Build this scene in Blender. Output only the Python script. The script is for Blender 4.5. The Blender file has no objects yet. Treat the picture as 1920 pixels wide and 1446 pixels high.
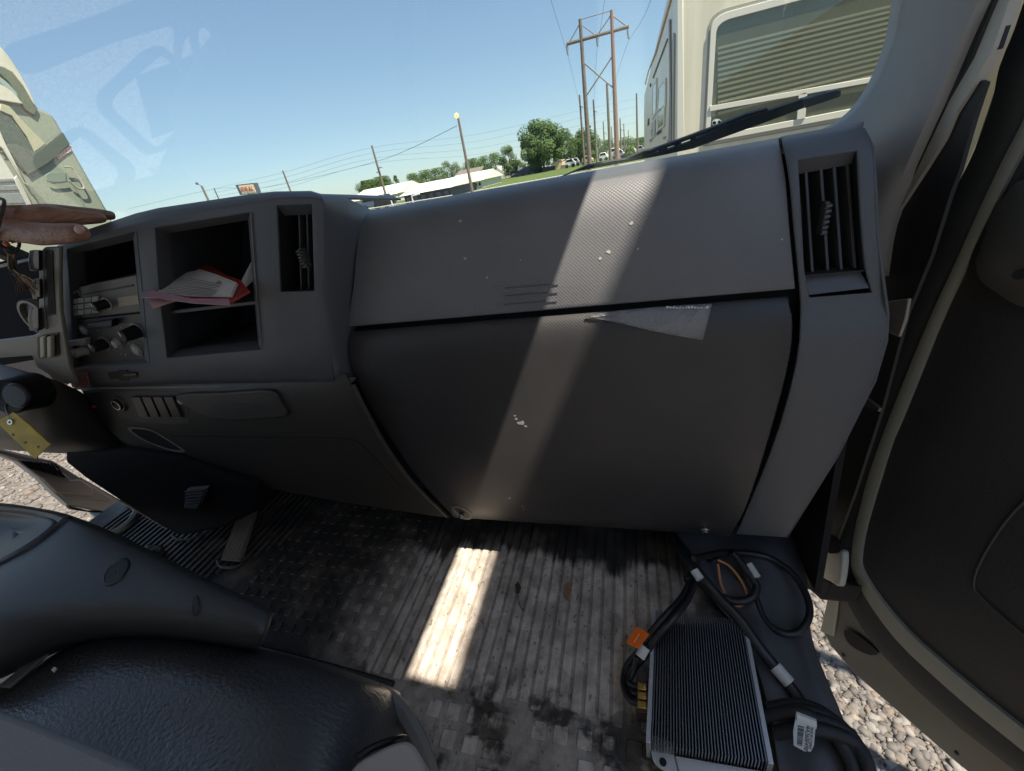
import bpy, bmesh, math, random
from mathutils import Vector, Matrix
from mathutils.geometry import interpolate_bezier
random.seed(7)
sc = bpy.context.scene
C = bpy.data.collections.new('scene'); sc.collection.children.link(C)
V = Vector
# ---------------------------------------------------------------- camera (calibrated from the photo: truck axes X right, Y forward, Z up)
F_PX, CX, CY = 760.0, 960.0, 723.0
def _cd(x, y): return V(((x-CX)/F_PX, (CY-y)/F_PX, -1.0))
_r = V((.186, .983)).normalized()
_nad = (CX+_r.x*F_PX**2/398, CY+_r.y*F_PX**2/398)
_up = -_cd(*_nad).normalized()
_f = _cd(1170, 278).normalized(); _f = (_f-_up*_f.dot(_up)).normalized()
_rt = _f.cross(_up)
CAM = Matrix((_rt, _f, _up))
cam = bpy.data.cameras.new('camera'); co = bpy.data.objects.new('camera', cam); sc.collection.objects.link(co)
cam.sensor_width = 36; cam.lens = 36*F_PX/1920; cam.clip_start = .02; cam.clip_end = 3000
co.matrix_world = CAM.to_4x4(); sc.camera = co
# ---------------------------------------------------------------- sky, sun, exposure
KX, KY = .49, -.20                      # direction to the sun = (KX, KY, 1)
sund = V((KX, KY, 1)).normalized()
w = bpy.data.worlds.new('World'); sc.world = w; w.use_nodes = True
nt = w.node_tree; bg = nt.nodes['Background']
sky = nt.nodes.new('ShaderNodeTexSky'); sky.sky_type = 'NISHITA'; sky.sun_disc = False
sky.sun_elevation = math.asin(sund.z); sky.sun_rotation = math.atan2(sund.x, sund.y)
sky.air_density = 1.0; sky.dust_density = .35; sky.ozone_density = 1.5; sky.altitude = 200
gm = nt.nodes.new('ShaderNodeGamma'); gm.inputs[1].default_value = .68; nt.links.new(sky.outputs[0], gm.inputs[0])
tn = nt.nodes.new('ShaderNodeMix'); tn.data_type = 'RGBA'; tn.blend_type = 'MULTIPLY'; tn.inputs[0].default_value = 1; tn.inputs[7].default_value = (.87, .98, 1.09, 1)
nt.links.new(gm.outputs[0], tn.inputs[6]); nt.links.new(tn.outputs[2], bg.inputs[0]); bg.inputs[1].default_value = .128
sl = bpy.data.lights.new('sun', 'SUN'); sl.energy = 5.0; sl.angle = math.radians(.53); sl.color = (1, .90, .76)
so = bpy.data.objects.new('sun', sl); sc.collection.objects.link(so)
so.rotation_euler = sund.to_track_quat('Z', 'Y').to_euler()
sc.view_settings.view_transform = 'Standard'; sc.view_settings.look = 'None'
sc.view_settings.exposure = 1.1; sc.view_settings.gamma = 1
sc.cycles.max_bounces = 10; sc.cycles.transparent_max_bounces = 16; sc.cycles.diffuse_bounces = 6
# ---------------------------------------------------------------- photogrammetry helpers: pixel of the photo -> ray -> point on a real plane
def ray(x, y): return CAM @ _cd(x, y)
def P(x, y, X=None, Y=None, Z=None):
    d = ray(x, y)
    t = X/d.x if X is not None else (Y/d.y if Y is not None else Z/d.z)
    return d*t
def PL(x, y, pt, n):
    d = ray(x, y); return d*(pt.dot(n)/d.dot(n))
# ---------------------------------------------------------------- materials
_M = {}
def mat(name, col, rough=.6, col2=None, nscale=8, bump=0, bscale=60, metal=0, spec=.5, emit=None, weave=None, ntype='NOISE', stretch=None, coat=0, detail=5, cr=(.35, .65)):
    if name in _M: return _M[name]
    m = bpy.data.materials.new(name); m.use_nodes = True; n = m.node_tree; b = n.nodes['Principled BSDF']; _M[name] = m
    b.inputs['Base Color'].default_value = (*col, 1); b.inputs['Roughness'].default_value = rough
    b.inputs['Metallic'].default_value = metal; b.inputs['Specular IOR Level'].default_value = spec
    if coat: b.inputs['Coat Weight'].default_value = coat; b.inputs['Coat Roughness'].default_value = .1
    tc = n.nodes.new('ShaderNodeTexCoord'); src = tc.outputs['Object']
    if stretch:
        mp = n.nodes.new('ShaderNodeMapping'); mp.inputs['Scale'].default_value = stretch
        n.links.new(src, mp.inputs[0]); src = mp.outputs[0]
    if col2:
        t = n.nodes.new('ShaderNodeTexNoise'); t.inputs['Scale'].default_value = nscale; t.inputs['Detail'].default_value = detail
        n.links.new(src, t.inputs['Vector'])
        r = n.nodes.new('ShaderNodeMapRange'); r.inputs[1].default_value, r.inputs[2].default_value = cr
        n.links.new(t.outputs[0], r.inputs[0])
        x = n.nodes.new('ShaderNodeMix'); x.data_type = 'RGBA'; x.inputs[6].default_value = (*col, 1); x.inputs[7].default_value = (*col2, 1)
        n.links.new(r.outputs[0], x.inputs[0]); n.links.new(x.outputs[2], b.inputs['Base Color'])
    if bump or weave:
        bp = n.nodes.new('ShaderNodeBump'); n.links.new(bp.outputs[0], b.inputs['Normal'])
        bp.inputs['Distance'].default_value = .001
        if weave:
            pitch, depth = weave
            sx = n.nodes.new('ShaderNodeSeparateXYZ'); n.links.new(tc.outputs['Object'], sx.inputs[0])
            def M_(op, a, b_=None):
                q = n.nodes.new('ShaderNodeMath'); q.operation = op
                for i, v in enumerate((a, b_)):
                    if v is None: continue
                    if isinstance(v, (int, float)): q.inputs[i].default_value = v
                    else: n.links.new(v, q.inputs[i])
                return q.outputs[0]
            yz = M_('SUBTRACT', sx.outputs[2], M_('MULTIPLY', sx.outputs[1], -.6))
            a = M_('MULTIPLY', M_('ADD', sx.outputs[0], yz), math.pi/pitch)
            c = M_('MULTIPLY', M_('SUBTRACT', sx.outputs[0], yz), math.pi/pitch)
            a = M_('MULTIPLY', sx.outputs[0], 2*math.pi/pitch); c = M_('MULTIPLY', yz, 2*math.pi/(pitch*1.15))
            h = M_('MULTIPLY', M_('SINE', a), M_('SINE', c))
            n.links.new(h, bp.inputs['Height']); bp.inputs['Strength'].default_value = 1; bp.inputs['Distance'].default_value = depth
        else:
            t = n.nodes.new('ShaderNodeTexNoise'); t.inputs['Scale'].default_value = bscale; t.inputs['Detail'].default_value = 4
            n.links.new(src, t.inputs['Vector']); n.links.new(t.outputs[0], bp.inputs['Height'])
            bp.inputs['Strength'].default_value = 1; bp.inputs['Distance'].default_value = bump
    if emit:
        b.inputs['Emission Color'].default_value = (*col, 1); b.inputs['Emission Strength'].default_value = emit
    return m
def glass(name, tint, refl_rough=.0, ior=1.5, extra=0):
    """thin architectural / automotive pane: see-through with a Fresnel mirror"""
    if name in _M: return _M[name]
    m = bpy.data.materials.new(name); m.use_nodes = True; n = m.node_tree; _M[name] = m
    n.nodes.remove(n.nodes['Principled BSDF']); out = n.nodes['Material Output']
    t = n.nodes.new('ShaderNodeBsdfTransparent'); t.inputs[0].default_value = (*tint, 1)
    g = n.nodes.new('ShaderNodeBsdfGlossy'); g.inputs[1].default_value = refl_rough
    lw = n.nodes.new('ShaderNodeLayerWeight'); lw.inputs[0].default_value = .5
    pw = n.nodes.new('ShaderNodeMath'); pw.operation = 'POWER'; pw.inputs[1].default_value = 5; n.links.new(lw.outputs['Facing'], pw.inputs[0])
    ma = n.nodes.new('ShaderNodeMath'); ma.operation = 'MULTIPLY_ADD'; ma.inputs[1].default_value = .9; ma.inputs[2].default_value = .04+extra; ma.use_clamp = True
    n.links.new(pw.outputs[0], ma.inputs[0]); mx = n.nodes.new('ShaderNodeMixShader'); n.links.new(ma.outputs[0], mx.inputs[0])
    n.links.new(t.outputs[0], mx.inputs[1]); n.links.new(g.outputs[0], mx.inputs[2]); n.links.new(mx.outputs[0], out.inputs[0])
    return m
# dash plastics
DASH = mat('charcoal plastic', (.090, .096, .108), .48, col2=(.076, .082, .094), nscale=3, bump=.00025, bscale=900)
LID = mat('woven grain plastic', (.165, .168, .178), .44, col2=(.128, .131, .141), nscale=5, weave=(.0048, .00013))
LID_SHADE = mat('woven grain plastic shaded', (.042, .041, .043), .42, col2=(.032, .032, .034), nscale=6, weave=(.0048, .00014))  # same plastic as the lid, darkened to stand in for shade low down
LOW = mat('shaded lower dash plastic', (.050, .045, .040), .48, col2=(.040, .036, .032), nscale=5, bump=.00025, bscale=900)  # brownish plastic, its colour also darkened for the shade low down
CREAMPL = mat('taupe plastic', (.21, .195, .165), .45, bump=.0002, bscale=900)
BLACK = mat('black plastic', (.008, .008, .009), .45, spec=.35)
DARK = mat('dark void', (.006, .006, .007), .9)
GREY = mat('grey button plastic', (.36, .345, .31), .4)
RUBBER = mat('black rubber', (.018, .018, .02), .6, bump=.0004, bscale=120)
CREAM = mat('cream paint', (.33, .32, .28), .35, col2=(.25, .24, .20), nscale=3, bump=.0002, bscale=30)
CHROME = mat('steel', (.5, .5, .5), .25, metal=1)
WHITE = mat('white plastic', (.75, .75, .72), .4)
# ---------------------------------------------------------------- object helpers
def thing(name, label, cat, loc=(0, 0, 0), group=None, kind=None):
    o = bpy.data.objects.new(name, None); C.objects.link(o); o.location = loc; o.empty_display_size = .05
    tag(o, label, cat, group, kind); return o
def tag(o, label=None, cat=None, group=None, kind=None):
    if label: o['label'] = label
    if cat: o['category'] = cat
    if group: o['group'] = group
    if kind: o['kind'] = kind
    return o
def wloc(o):
    v = V((0, 0, 0))
    while o: v = v+o.location; o = o.parent
    return v
def obj(name, bm, m, parent=None, smooth=False, bevel=0, seg=2, sub=0, solid=0, off=0, origin=None, angle=40):
    """link a bmesh given in world coordinates as ONE mesh object"""
    base = wloc(parent) if parent else V((0, 0, 0))
    o_loc = V(origin) if origin is not None else (V((0, 0, 0)) if parent else V((0, 0, 0)))
    me = bpy.data.meshes.new(name)
    bmesh.ops.translate(bm, verts=bm.verts, vec=-(base+(o_loc-base if origin is not None else V((0, 0, 0)))))
    bm.to_mesh(me); bm.free()
    o = bpy.data.objects.new(name, me); C.objects.link(o)
    if parent: o.parent = parent
    if origin is not None: o.location = o_loc-base
    for mm in (m if isinstance(m, (list, tuple)) else [m]): me.materials.append(mm)
    if solid:
        md = o.modifiers.new('solid', 'SOLIDIFY'); md.thickness = solid; md.offset = off
    if bevel:
        md = o.modifiers.new('bevel', 'BEVEL'); md.width = bevel; md.segments = seg; md.limit_method = 'ANGLE'; md.angle_limit = math.radians(35)
    if sub:
        md = o.modifiers.new('sub', 'SUBSURF'); md.levels = sub; md.render_levels = sub
    if smooth or bevel or sub:
        for p in me.polygons: p.use_smooth = True
        if not sub:
            try: me.set_sharp_from_angle(angle=math.radians(angle))
            except Exception: pass
    return o
def add_box(bm, c, s, rot=None):
    r = bmesh.ops.create_cube(bm, size=1)
    M_ = Matrix.Translation(V(c)) @ (rot.to_4x4() if rot else Matrix()) @ Matrix.Diagonal((*s, 1))
    bmesh.ops.transform(bm, matrix=M_, verts=r['verts'])
def box(name, c, s, m, parent=None, bevel=0, rot=None):
    bm = bmesh.new(); add_box(bm, c, s, rot); return obj(name, bm, m, parent, bevel=bevel)
def cr(pts, n=6, closed=False):
    """Catmull-Rom smoothing of a pixel or point list"""
    pts = [V(p) for p in pts]; N = len(pts); out = []
    rng = range(N) if closed else range(N-1)
    for i in rng:
        p0 = pts[i-1] if (closed or i > 0) else pts[0]*2-pts[1]
        p1, p2 = pts[i], pts[(i+1) % N]
        p3 = pts[(i+2) % N] if (closed or i+2 < N) else pts[-1]*2-pts[-2]
        for k in range(n):
            t = k/n
            out.append(.5*((2*p1)+(p2-p0)*t+(2*p0-5*p1+4*p2-p3)*t*t+(3*p1-p0-3*p2+p3)*t**3))
    if not closed: out.append(pts[-1])
    return out
def add_tube(bm, pts, r, seg=8, caps=True, flat=None):
    pts = [V(p) for p in pts]; n = len(pts); rings = []
    rr = r if isinstance(r, (list, tuple)) else [r]*n
    prev = None
    for i, p in enumerate(pts):
        t = (pts[min(i+1, n-1)]-pts[max(i-1, 0)]).normalized()
        if prev is None:
            a = t.orthogonal().normalized()
        else:
            a = (prev-t*prev.dot(t))
            a = a.normalized() if a.length > 1e-6 else t.orthogonal().normalized()
        prev = a; b = t.cross(a)
        rings.append([bm.verts.new(p+(a*math.cos(2*math.pi*k/seg)+b*math.sin(2*math.pi*k/seg))*rr[i]) for k in range(seg)])
    for i in range(n-1):
        for k in range(seg):
            bm.faces.new((rings[i][k], rings[i][(k+1) % seg], rings[i+1][(k+1) % seg], rings[i+1][k]))
    if caps: bm.faces.new(rings[0][::-1]); bm.faces.new(rings[-1])
def tube(name, pts, r, m, parent=None, seg=8, smooth=True, n=0):
    bm = bmesh.new(); add_tube(bm, cr(pts, n) if n else pts, r, seg); return obj(name, bm, m, parent, smooth=smooth)
def add_prism(bm, pts, vec):
    """closed slab: polygon pts extruded by vec"""
    a = [bm.verts.new(V(p)) for p in pts]; b = [bm.verts.new(V(p)+V(vec)) for p in pts]; n = len(a)
    bm.faces.new(a); bm.faces.new(b[::-1])
    for i in range(n): bm.faces.new((a[i], b[i], b[(i+1) % n], a[(i+1) % n]))
    bmesh.ops.recalc_face_normals(bm, faces=bm.faces)
def prism(name, pts, vec, m, parent=None, bevel=0, seg=2):
    bm = bmesh.new(); add_prism(bm, pts, vec); return obj(name, bm, m, parent, bevel=bevel, seg=seg)
def add_ring(bm, outer, inner, vec):
    """frame: outer and inner loops with equal counts, extruded by vec"""
    n = len(outer); L = []
    for off in (V((0, 0, 0)), V(vec)):
        L.append([bm.verts.new(V(p)+off) for p in outer]); L.append([bm.verts.new(V(p)+off) for p in inner])
    for i in range(n):
        j = (i+1) % n
        bm.faces.new((L[0][i], L[0][j], L[1][j], L[1][i])); bm.faces.new((L[2][i], L[3][i], L[3][j], L[2][j]))
        bm.faces.new((L[0][i], L[2][i], L[2][j], L[0][j])); bm.faces.new((L[1][i], L[1][j], L[3][j], L[3][i]))
    bmesh.ops.recalc_face_normals(bm, faces=bm.faces)
def rquad(c, r=.15, n=4):
    """rounded quad from 4 corner points"""
    c = [V(p) for p in c]; out = []
    for i in range(4):
        p, a, b = c[i], c[i-1], c[(i+1) % 4]
        ra = r if not isinstance(r, (list, tuple)) else r[i]
        p0, p2 = p+(a-p)*ra, p+(b-p)*ra
        for k in range(n+1):
            t = k/n; out.append(p0*(1-t)**2+p*2*t*(1-t)+p2*t*t)
    return out
def grid_obj(name, rows, m, parent=None, solid=0, bevel=0, holes=(), off=-1, sub=0, smooth=True, angle=40, closed=False):
    bm = bmesh.new(); g = [[bm.verts.new(V(p)) for p in r] for r in rows]
    for j in range(len(g)-1):
        nn = len(g[j])
        for i in range(nn if closed else nn-1):
            if (j, i) in holes: continue
            bm.faces.new((g[j][i], g[j][(i+1) % nn], g[j+1][(i+1) % nn], g[j+1][i]))
    return obj(name, bm, m, parent, smooth=smooth, solid=solid, off=off, bevel=bevel, sub=sub, angle=angle)
class Prof:
    """surface extruded along X with a YZ profile seen from the camera; a pixel maps to the one profile point on its ray"""
    def __init__(s, pts):
        s.p = [V((0, y, z)) for y, z in pts]; s.q = [p.z/p.y for p in s.p]     # slopes must fall monotonically
    def at(s, q):
        for i in range(len(s.q)-1):
            a, b = s.q[i], s.q[i+1]
            if (a-q)*(b-q) <= 0 and a != b:
                t = (a-q)/(a-b); return s.p[i].lerp(s.p[i+1], t)
        if (q-s.q[0])*(s.q[-1]-s.q[0]) <= 0: p = s.p[0]; return V((0, p.y, q*p.y))
        p = s.p[-1]; return V((0, p.y, q*p.y))
    def px(s, x, y, fwd=0):
        d = ray(x, y); p = s.at(d.z/d.y); yy = p.y-fwd
        return V((d.x/d.y*yy, yy, d.z/d.y*yy))
    def panel(s, left, right, qs, us, fwd=0):
        """rows over slopes qs, columns over us between pixel boundary curves left and right"""
        def edge(px):
            e = [(ray(*p).z/ray(*p).y, ray(*p).x/ray(*p).y) for p in px]; e.sort(); return e
        L, R = edge(left), edge(right)
        def ev(e, q):
            if q <= e[0][0]: return e[0][1]
            for (a, x), (b, z) in zip(e, e[1:]):
                if a <= q <= b: return x+(z-x)*((q-a)/(b-a) if b > a else 0)
            return e[-1][1]
        rows = []
        for q in qs:
            p = s.at(q); y = p.y-fwd
            x0, x1 = ev(L, q)*y, ev(R, q)*y
            rows.append([V((x0+(x1-x0)*u, y, q*y)) for u in us])
        return rows
def lin(a, b, n): return [a+(b-a)*i/(n-1) for i in range(n)]
def text(name, s, size, m, M_, parent=None, ext=.0005, font_sx=1, origin_c=True):
    cu = bpy.data.curves.new(name, 'FONT'); cu.body = s; cu.size = size; cu.extrude = ext
    if origin_c: cu.align_x = 'CENTER'; cu.align_y = 'CENTER'
    o = bpy.data.objects.new(name, cu); C.objects.link(o); o.data.materials.append(m)
    dg = bpy.context.evaluated_depsgraph_get(); me = bpy.data.meshes.new_from_object(o.evaluated_get(dg))
    bpy.data.objects.remove(o)
    me.transform(Matrix.Diagonal((font_sx, 1, 1, 1))); me.transform(M_)
    if parent: me.transform(Matrix.Translation(-wloc(parent)))
    o = bpy.data.objects.new(name, me); C.objects.link(o)
    if parent: o.parent = parent
    return o
def frame(o, x, z):
    """matrix with local x along x, local z along z"""
    x = V(x).normalized(); z = V(z).normalized(); z = (z-x*z.dot(x)).normalized(); y = z.cross(x)
    return Matrix.Translation(V(o)) @ Matrix((x, y, z)).transposed().to_4x4()
def cyl(bm, c, ax, r, h, seg=20, r2=None):
    ax = V(ax).normalized()
    M_ = Matrix.Translation(V(c)) @ ax.to_track_quat('Z', 'Y').to_matrix().to_4x4()
    bmesh.ops.create_cone(bm, cap_ends=True, segments=seg, radius1=r, radius2=r if r2 is None else r2, depth=h, matrix=M_)
GZ = -1.70    # gravel yard
FZ = -.73     # cab floor
# ================================================================ DASHBOARD
dash = thing('dashboard', 'charcoal truck dashboard with woven grain glovebox spanning the cab below the windshield', 'dashboard', (-.1, .6, -.2))
def smoothprof(pts, n=5):
    return [(p.x, p.y) for p in cr([V((a, b)) for a, b in pts], n)]
def curves_panel(name, prof, curves, qs, m, holes=(), sub=1, back=True, fwd=0, solid=.004, bevel=0, parent=dash, crown=0):
    """curves = pixel polylines (columns); between columns `sub` steps"""
    def ev(px, q):
        e = sorted((ray(*p).z/ray(*p).y, ray(*p).x/ray(*p).y) for p in px)
        if q <= e[0][0]: return e[0][1]
        for (a, x), (b, z) in zip(e, e[1:]):
            if a <= q <= b: return x+(z-x)*((q-a)/(b-a) if b > a else 0)
        return e[-1][1]
    rows = []
    for q in qs:
        p = prof.at(q); y = p.y-fwd; r = []
        xs = [ev(c, q) for c in curves]
        for i in range(len(xs)-1):
            for k in range(sub): r.append(V(((xs[i]+(xs[i+1]-xs[i])*k/sub)*y, y, q*y)))
        r.append(V((xs[-1]*y, y, q*y))); rows.append(r)
    if back:
        base = list(rows[0])
        for dy, dz in ((.04, -.004), (.14, -.012), (.36, -.05)):
            rows.insert(0, [p+V((0, dy, dz)) for p in base])
    return grid_obj(name, rows, m, parent, solid=solid, off=1, holes=holes, bevel=bevel, angle=50)
def boxin(name, quad, depth, m, parent, open_front=True):
    """recess: five-sided box going forward (+Y) from a quad of 3D points"""
    bm = bmesh.new(); a = [bm.verts.new(p) for p in quad]; b = [bm.verts.new(V(p)+V((0, depth, 0))) for p in quad]
    for i in range(4): bm.faces.new((a[i], a[(i+1) % 4], b[(i+1) % 4], b[i]))
    bm.faces.new(b); return obj(name, bm, m, parent, solid=.0015, off=1)
lidp = Prof(smoothprof([(.66, -.0198), (.62, -.0232), (.592, -.036), (.570, -.066), (.557, -.11), (.549, -.15), (.545, -.1815)]))
L_l = cr([(668, 396), (672, 430), (667, 480), (662, 540), (650, 612)], 4)
L_r = cr([(1460, 258), (1473, 330), (1481, 430), (1492, 545)], 4)
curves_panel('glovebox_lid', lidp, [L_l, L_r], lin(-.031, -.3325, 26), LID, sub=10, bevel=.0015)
lowp = Prof(smoothprof([(.550, -.189), (.541, -.196), (.533, -.215), (.529, -.25), (.523, -.34), (.519, -.45), (.530, -.56), (.557, -.625)]))
W_l = cr([(657, 624), (652, 648), (662, 695), (690, 755), (720, 805), (780, 893), (850, 970)], 4)
W_r = cr([(1478, 563), (1487, 600), (1480, 680), (1440, 830), (1400, 950), (1371, 1003)], 4)
curves_panel('glovebox_door', lowp, [W_l, W_r], lin(-.3455, -1.121, 34), LID_SHADE, sub=10, back=False, bevel=.0025, solid=.006)
# dark body behind the seams
backp = Prof([(.62, -.03), (.575, -.10), (.560, -.20), (.552, -.30), (.552, -.45), (.565, -.60)])
curves_panel('dash_core', backp, [[(655, 430), (640, 620), (650, 720), (835, 965)], [(1500, 260), (1510, 600), (1480, 700), (1385, 1000)]], lin(-.06, -1.06, 12), DARK, sub=2, back=False)
# three moulded lines on the lid
for (a, b) in (((947, 540), (1047, 532)), ((946, 555), (1046, 547)), ((945, 571), (1045, 563))):
    tube('moulded_line', [lidp.px(a[0]+(b[0]-a[0])*t, a[1]+(b[1]-a[1])*t, .0012) for t in lin(0, 1, 8)], .0006, DASH, dash, seg=6)
# scuffs
CHIP = mat('chipped pale spot', (.42, .40, .36), .8)
for k, (x, y, r) in enumerate([(863, 415, 3.0), (872, 485, 3.2), (913, 521, 2.4), (976, 488, 1.6), (1184, 419, 4), (1141, 472, 4), (1125, 485, 3.2), (1196, 467, 2.6), (1467, 449, 2.2)]):
    rr = random.Random(k)
    pts = [lidp.px(x+r*(.6+.7*rr.random())*math.cos(a), y+r*(.5+.6*rr.random())*math.sin(a), .0006) for a in [i*2*math.pi/9 for i in range(9)]]
    prism('paint_chip', pts, (0, .0004, 0), CHIP, dash)
for k, (x, y, r) in enumerate([(965, 780, 3), (978, 793, 8), (985, 800, 4), (968, 786, 4), (980, 950, 2.4), (955, 935, 3), (982, 955, 2)]):
    rr = random.Random(k+40)
    pts = [lowp.px(x+r*(.3+1.0*rr.random())*math.cos(a), y+.6*r*(.3+1.0*rr.random())*math.sin(a), .0005) for a in [i*2*math.pi/11 for i in range(11)]]
    prism('scuff_mark', pts, (0, .0004, 0), mat('scuffed plastic', (.26, .26, .26), .8), dash)
# screws under the glovebox door
def screw(x, y, r, recess):
    p = lowp.px(x, y, .001)
    bm = bmesh.new()
    if recess:
        e = [lowp.px(x+15*math.cos(a)+3*math.sin(a), y-1+8*math.sin(a)+5*math.cos(a), .0012) for a in [i*math.pi/8 for i in range(16)]]
        o_ = [lowp.px(x+20*math.cos(a)+3*math.sin(a), y-1+12*math.sin(a)+5*math.cos(a), .0012) for a in [i*math.pi/8 for i in range(16)]]
        prism('screw_recess', e, (0, .0009, 0), BLACK, dash)
        b2 = bmesh.new(); add_ring(b2, o_, e, (0, .002, 0)); obj('recess_rim', b2, DASH, dash, smooth=True)
    cyl(bm, p+V((0, -.004, 0)), (0, -1, -.2), r, .006, 20); cyl(bm, p+V((0, -.008, 0)), (0, -1, -.2), r*.62, .006, 6)
    s = obj('screw', bm, CHROME, dash, bevel=.0006)
    for a in (0, math.pi/2):
        b = bmesh.new(); add_box(b, p+V((0, -.0112, -.0004)), (r*.7, .0006, r*.16), Matrix.Rotation(a+.4, 3, 'Y'))
        obj('screw_slot', b, BLACK, dash)
screw(866, 963, .005, True); screw(1321, 990, .007, False)
# ---- right end with its air vent
endp = Prof(smoothprof([(.66, -.0185), (.615, -.0205), (.585, -.034), (.565, -.060), (.553, -.11), (.545, -.16), (.541, -.20), (.532, -.225), (.527, -.26), (.529, -.33), (.538, -.47), (.555, -.617)]))
E_c = [cr(c, 3) for c in (
 [(1466, 256), (1480, 330), (1489, 430), (1500, 545), (1501, 600), (1494, 680), (1452, 830), (1380, 1003)],
 [(1490, 252), (1497, 300), (1503, 400), (1510, 517), (1519, 560), (1512, 680), (1466, 830), (1396, 1004)],
 [(1598, 243), (1607, 281), (1613, 400), (1623, 508), (1636, 552), (1632, 640), (1560, 830), (1455, 1006)],
 [(1618, 241), (1636, 275), (1641, 340), (1645, 440), (1665, 590), (1662, 640), (1640, 715), (1570, 855), (1475, 1008)])]
qs = lin(-.0295, -.0745, 6)+lin(-.09, -.30, 8)+[-.33, -.355, -.37, -.39, -.42, -.46, -.52, -.6, -.7, -.8, -.9, -1.0, -1.08, -1.111]
hq = [i for i, q in enumerate(qs) if -.345 < q < -.0744]
holes = {(3+i, 1) for i in hq if i+1 < len(qs)}
o = curves_panel('dash_end_panel', endp, E_c, qs, DASH, holes=holes, bevel=.0015)
def air_vent(name, quad, front, slats, knob, scoop=None, y1=.50):
    """quad: four pixel corners (tl,tr,br,bl); front(px)->3D"""
    q3 = [front(*p)+V((0, .003, 0)) for p in quad]
    v = boxin(name, q3, .05, mat('vent black', (.016, .017, .019), .5), dash)
    tl, tr, br, bl = q3
    for (u, wd) in slats:
        t = tl.lerp(tr, u)+V((0, .010, 0)); b = bl.lerp(br, u)+V((0, .010, 0))
        bm = bmesh.new()
        pr = []
        for p in (t, b):
            pr.append([p+V((-wd/2, 0, 0)), p+V((wd/2, 0, 0)), p+V((wd/2-.004, .028, 0)), p+V((-wd/2-.004, .028, 0))])
        a = [bm.verts.new(p) for p in pr[0]]; c = [bm.verts.new(p) for p in pr[1]]
        bm.faces.new(a); bm.faces.new(c[::-1])
        for i in range(4): bm.faces.new((a[i], c[i], c[(i+1) % 4], a[(i+1) % 4]))
        bmesh.ops.recalc_face_normals(bm, faces=bm.faces)
        obj('slat', bm, mat('slat grey', (.045, .047, .052), .45), v, bevel=.0006)
    u, f, h = knob
    c = tl.lerp(tr, u).lerp(bl.lerp(br, u), f)
    bm = bmesh.new()
    for k in range(6):
        add_box(bm, c+V((0, .000, (k-2.5)*h/6)), (.0062, .010, h/6*.62))
    add_box(bm, c+V((0, .006, 0)), (.0048, .012, h*1.05))
    obj('vent_slider', bm, mat('vent slider', (.07, .07, .075), .4), v, bevel=.0008)
    if scoop:
        s3 = [q3[3]+V((0, .010, 0)), q3[2]+V((0, .010, 0)), front(*scoop[0])+V((0, -.0006, 0)), front(*scoop[1])+V((0, -.0006, 0))]
        bm = bmesh.new(); add_prism(bm, s3, (0, .003, 0)); obj('vent_scoop', bm, DASH, v, bevel=.0006)
        t3 = [q3[0]+V((0, -.002, 0)), q3[1]+V((0, -.002, 0)), q3[1].lerp(q3[2], .12)+V((0, .012, 0)), q3[0].lerp(q3[3], .12)+V((0, .012, 0))]
        bm = bmesh.new(); add_prism(bm, t3, (0, .003, 0)); obj('vent_brow', bm, DASH, v)
    return v
air_vent('air_vent', [(1497, 302), (1606, 281), (1622, 508), (1510, 518)], lambda x, y: endp.px(x, y), [(.20, .0032), (.47, .0032), (.70, .0032), (.93, .0032)], (.42, .52, .034), scoop=[(1630, 540), (1517, 553)])
# right flank of the dash, curving away to the door
fl = []
for p, dp in [((1618, 241), .10), ((1636, 275), .10), ((1641, 340), .09), ((1645, 440), .08), ((1665, 590), .06), ((1662, 640), .05), ((1640, 715), .05), ((1570, 855), .05), ((1475, 1008), .04)]:
    a = endp.px(*p); fl.append([a, a+V((.004, .012, -.001)), a+V((.008, dp, -.004)), a+V((-.05, dp+.12, -.004))])
grid_obj('dash_side', fl, DASH, dash, solid=.003, off=0)
# ---- centre stack: pixel rows with explicit depth
CR = [
 [(.62, c) for c in [(118, 457), (180, 424), (262, 398), (305, 387), (470, 364), (518, 359), (583, 358), (606, 365)]],
 [(.53, c) for c in [(106, 462), (165, 430), (255, 400), (297, 390), (470, 364), (515, 359), (583, 358), (603, 364)]],
 [(.513, c) for c in [(104, 465), (140, 444), (254, 410), (292, 399), (470, 371), (516, 364), (583, 362), (605, 368)]],
 [(.502, c) for c in [(104, 468), (127, 455), (254, 420), (290, 411), (470, 381), (517, 372), (584, 370), (606, 374)]],
 [(.500, c) for c in [(104, 475), (125, 467), (255, 433), (290, 427), (470, 398), (518, 386), (584, 383), (606, 382)]],
 [(.500, c) for c in [(107, 570), (133, 572), (266, 556), (299, 556), (481, 548), (525, 548), (589, 546), (606, 545)]],
 [(.500, c) for c in [(122, 690), (140, 690), (280, 682), (313, 672), (490, 656), (527, 655), (592, 655), (618, 655)]],
 [(.500, c) for c in [(131, 716), (150, 717), (285, 713), (318, 711), (492, 709), (528, 708), (594, 708), (624, 708)]],
 [(.508, c) for c in [(135, 727), (152, 727), (286, 723), (319, 721), (492, 719), (528, 718), (594, 717), (626, 717)]]]
rows = [[P(*c, Y=y) for y, c in r] for r in CR]
rows.insert(0, [p+V((0, .25, -.03)) for p in rows[0]])
for i in range(2, 0, -1): rows[i] = [V((p.x, p.y, p.z-(.004 if i == 1 else 0))) for p in rows[i]]
g = grid_obj('centre_bezel', rows, DASH, dash, solid=.004, off=1, holes={(5, 1), (6, 1), (5, 3), (6, 3), (5, 5)}, bevel=.0012, angle=30)
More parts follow.
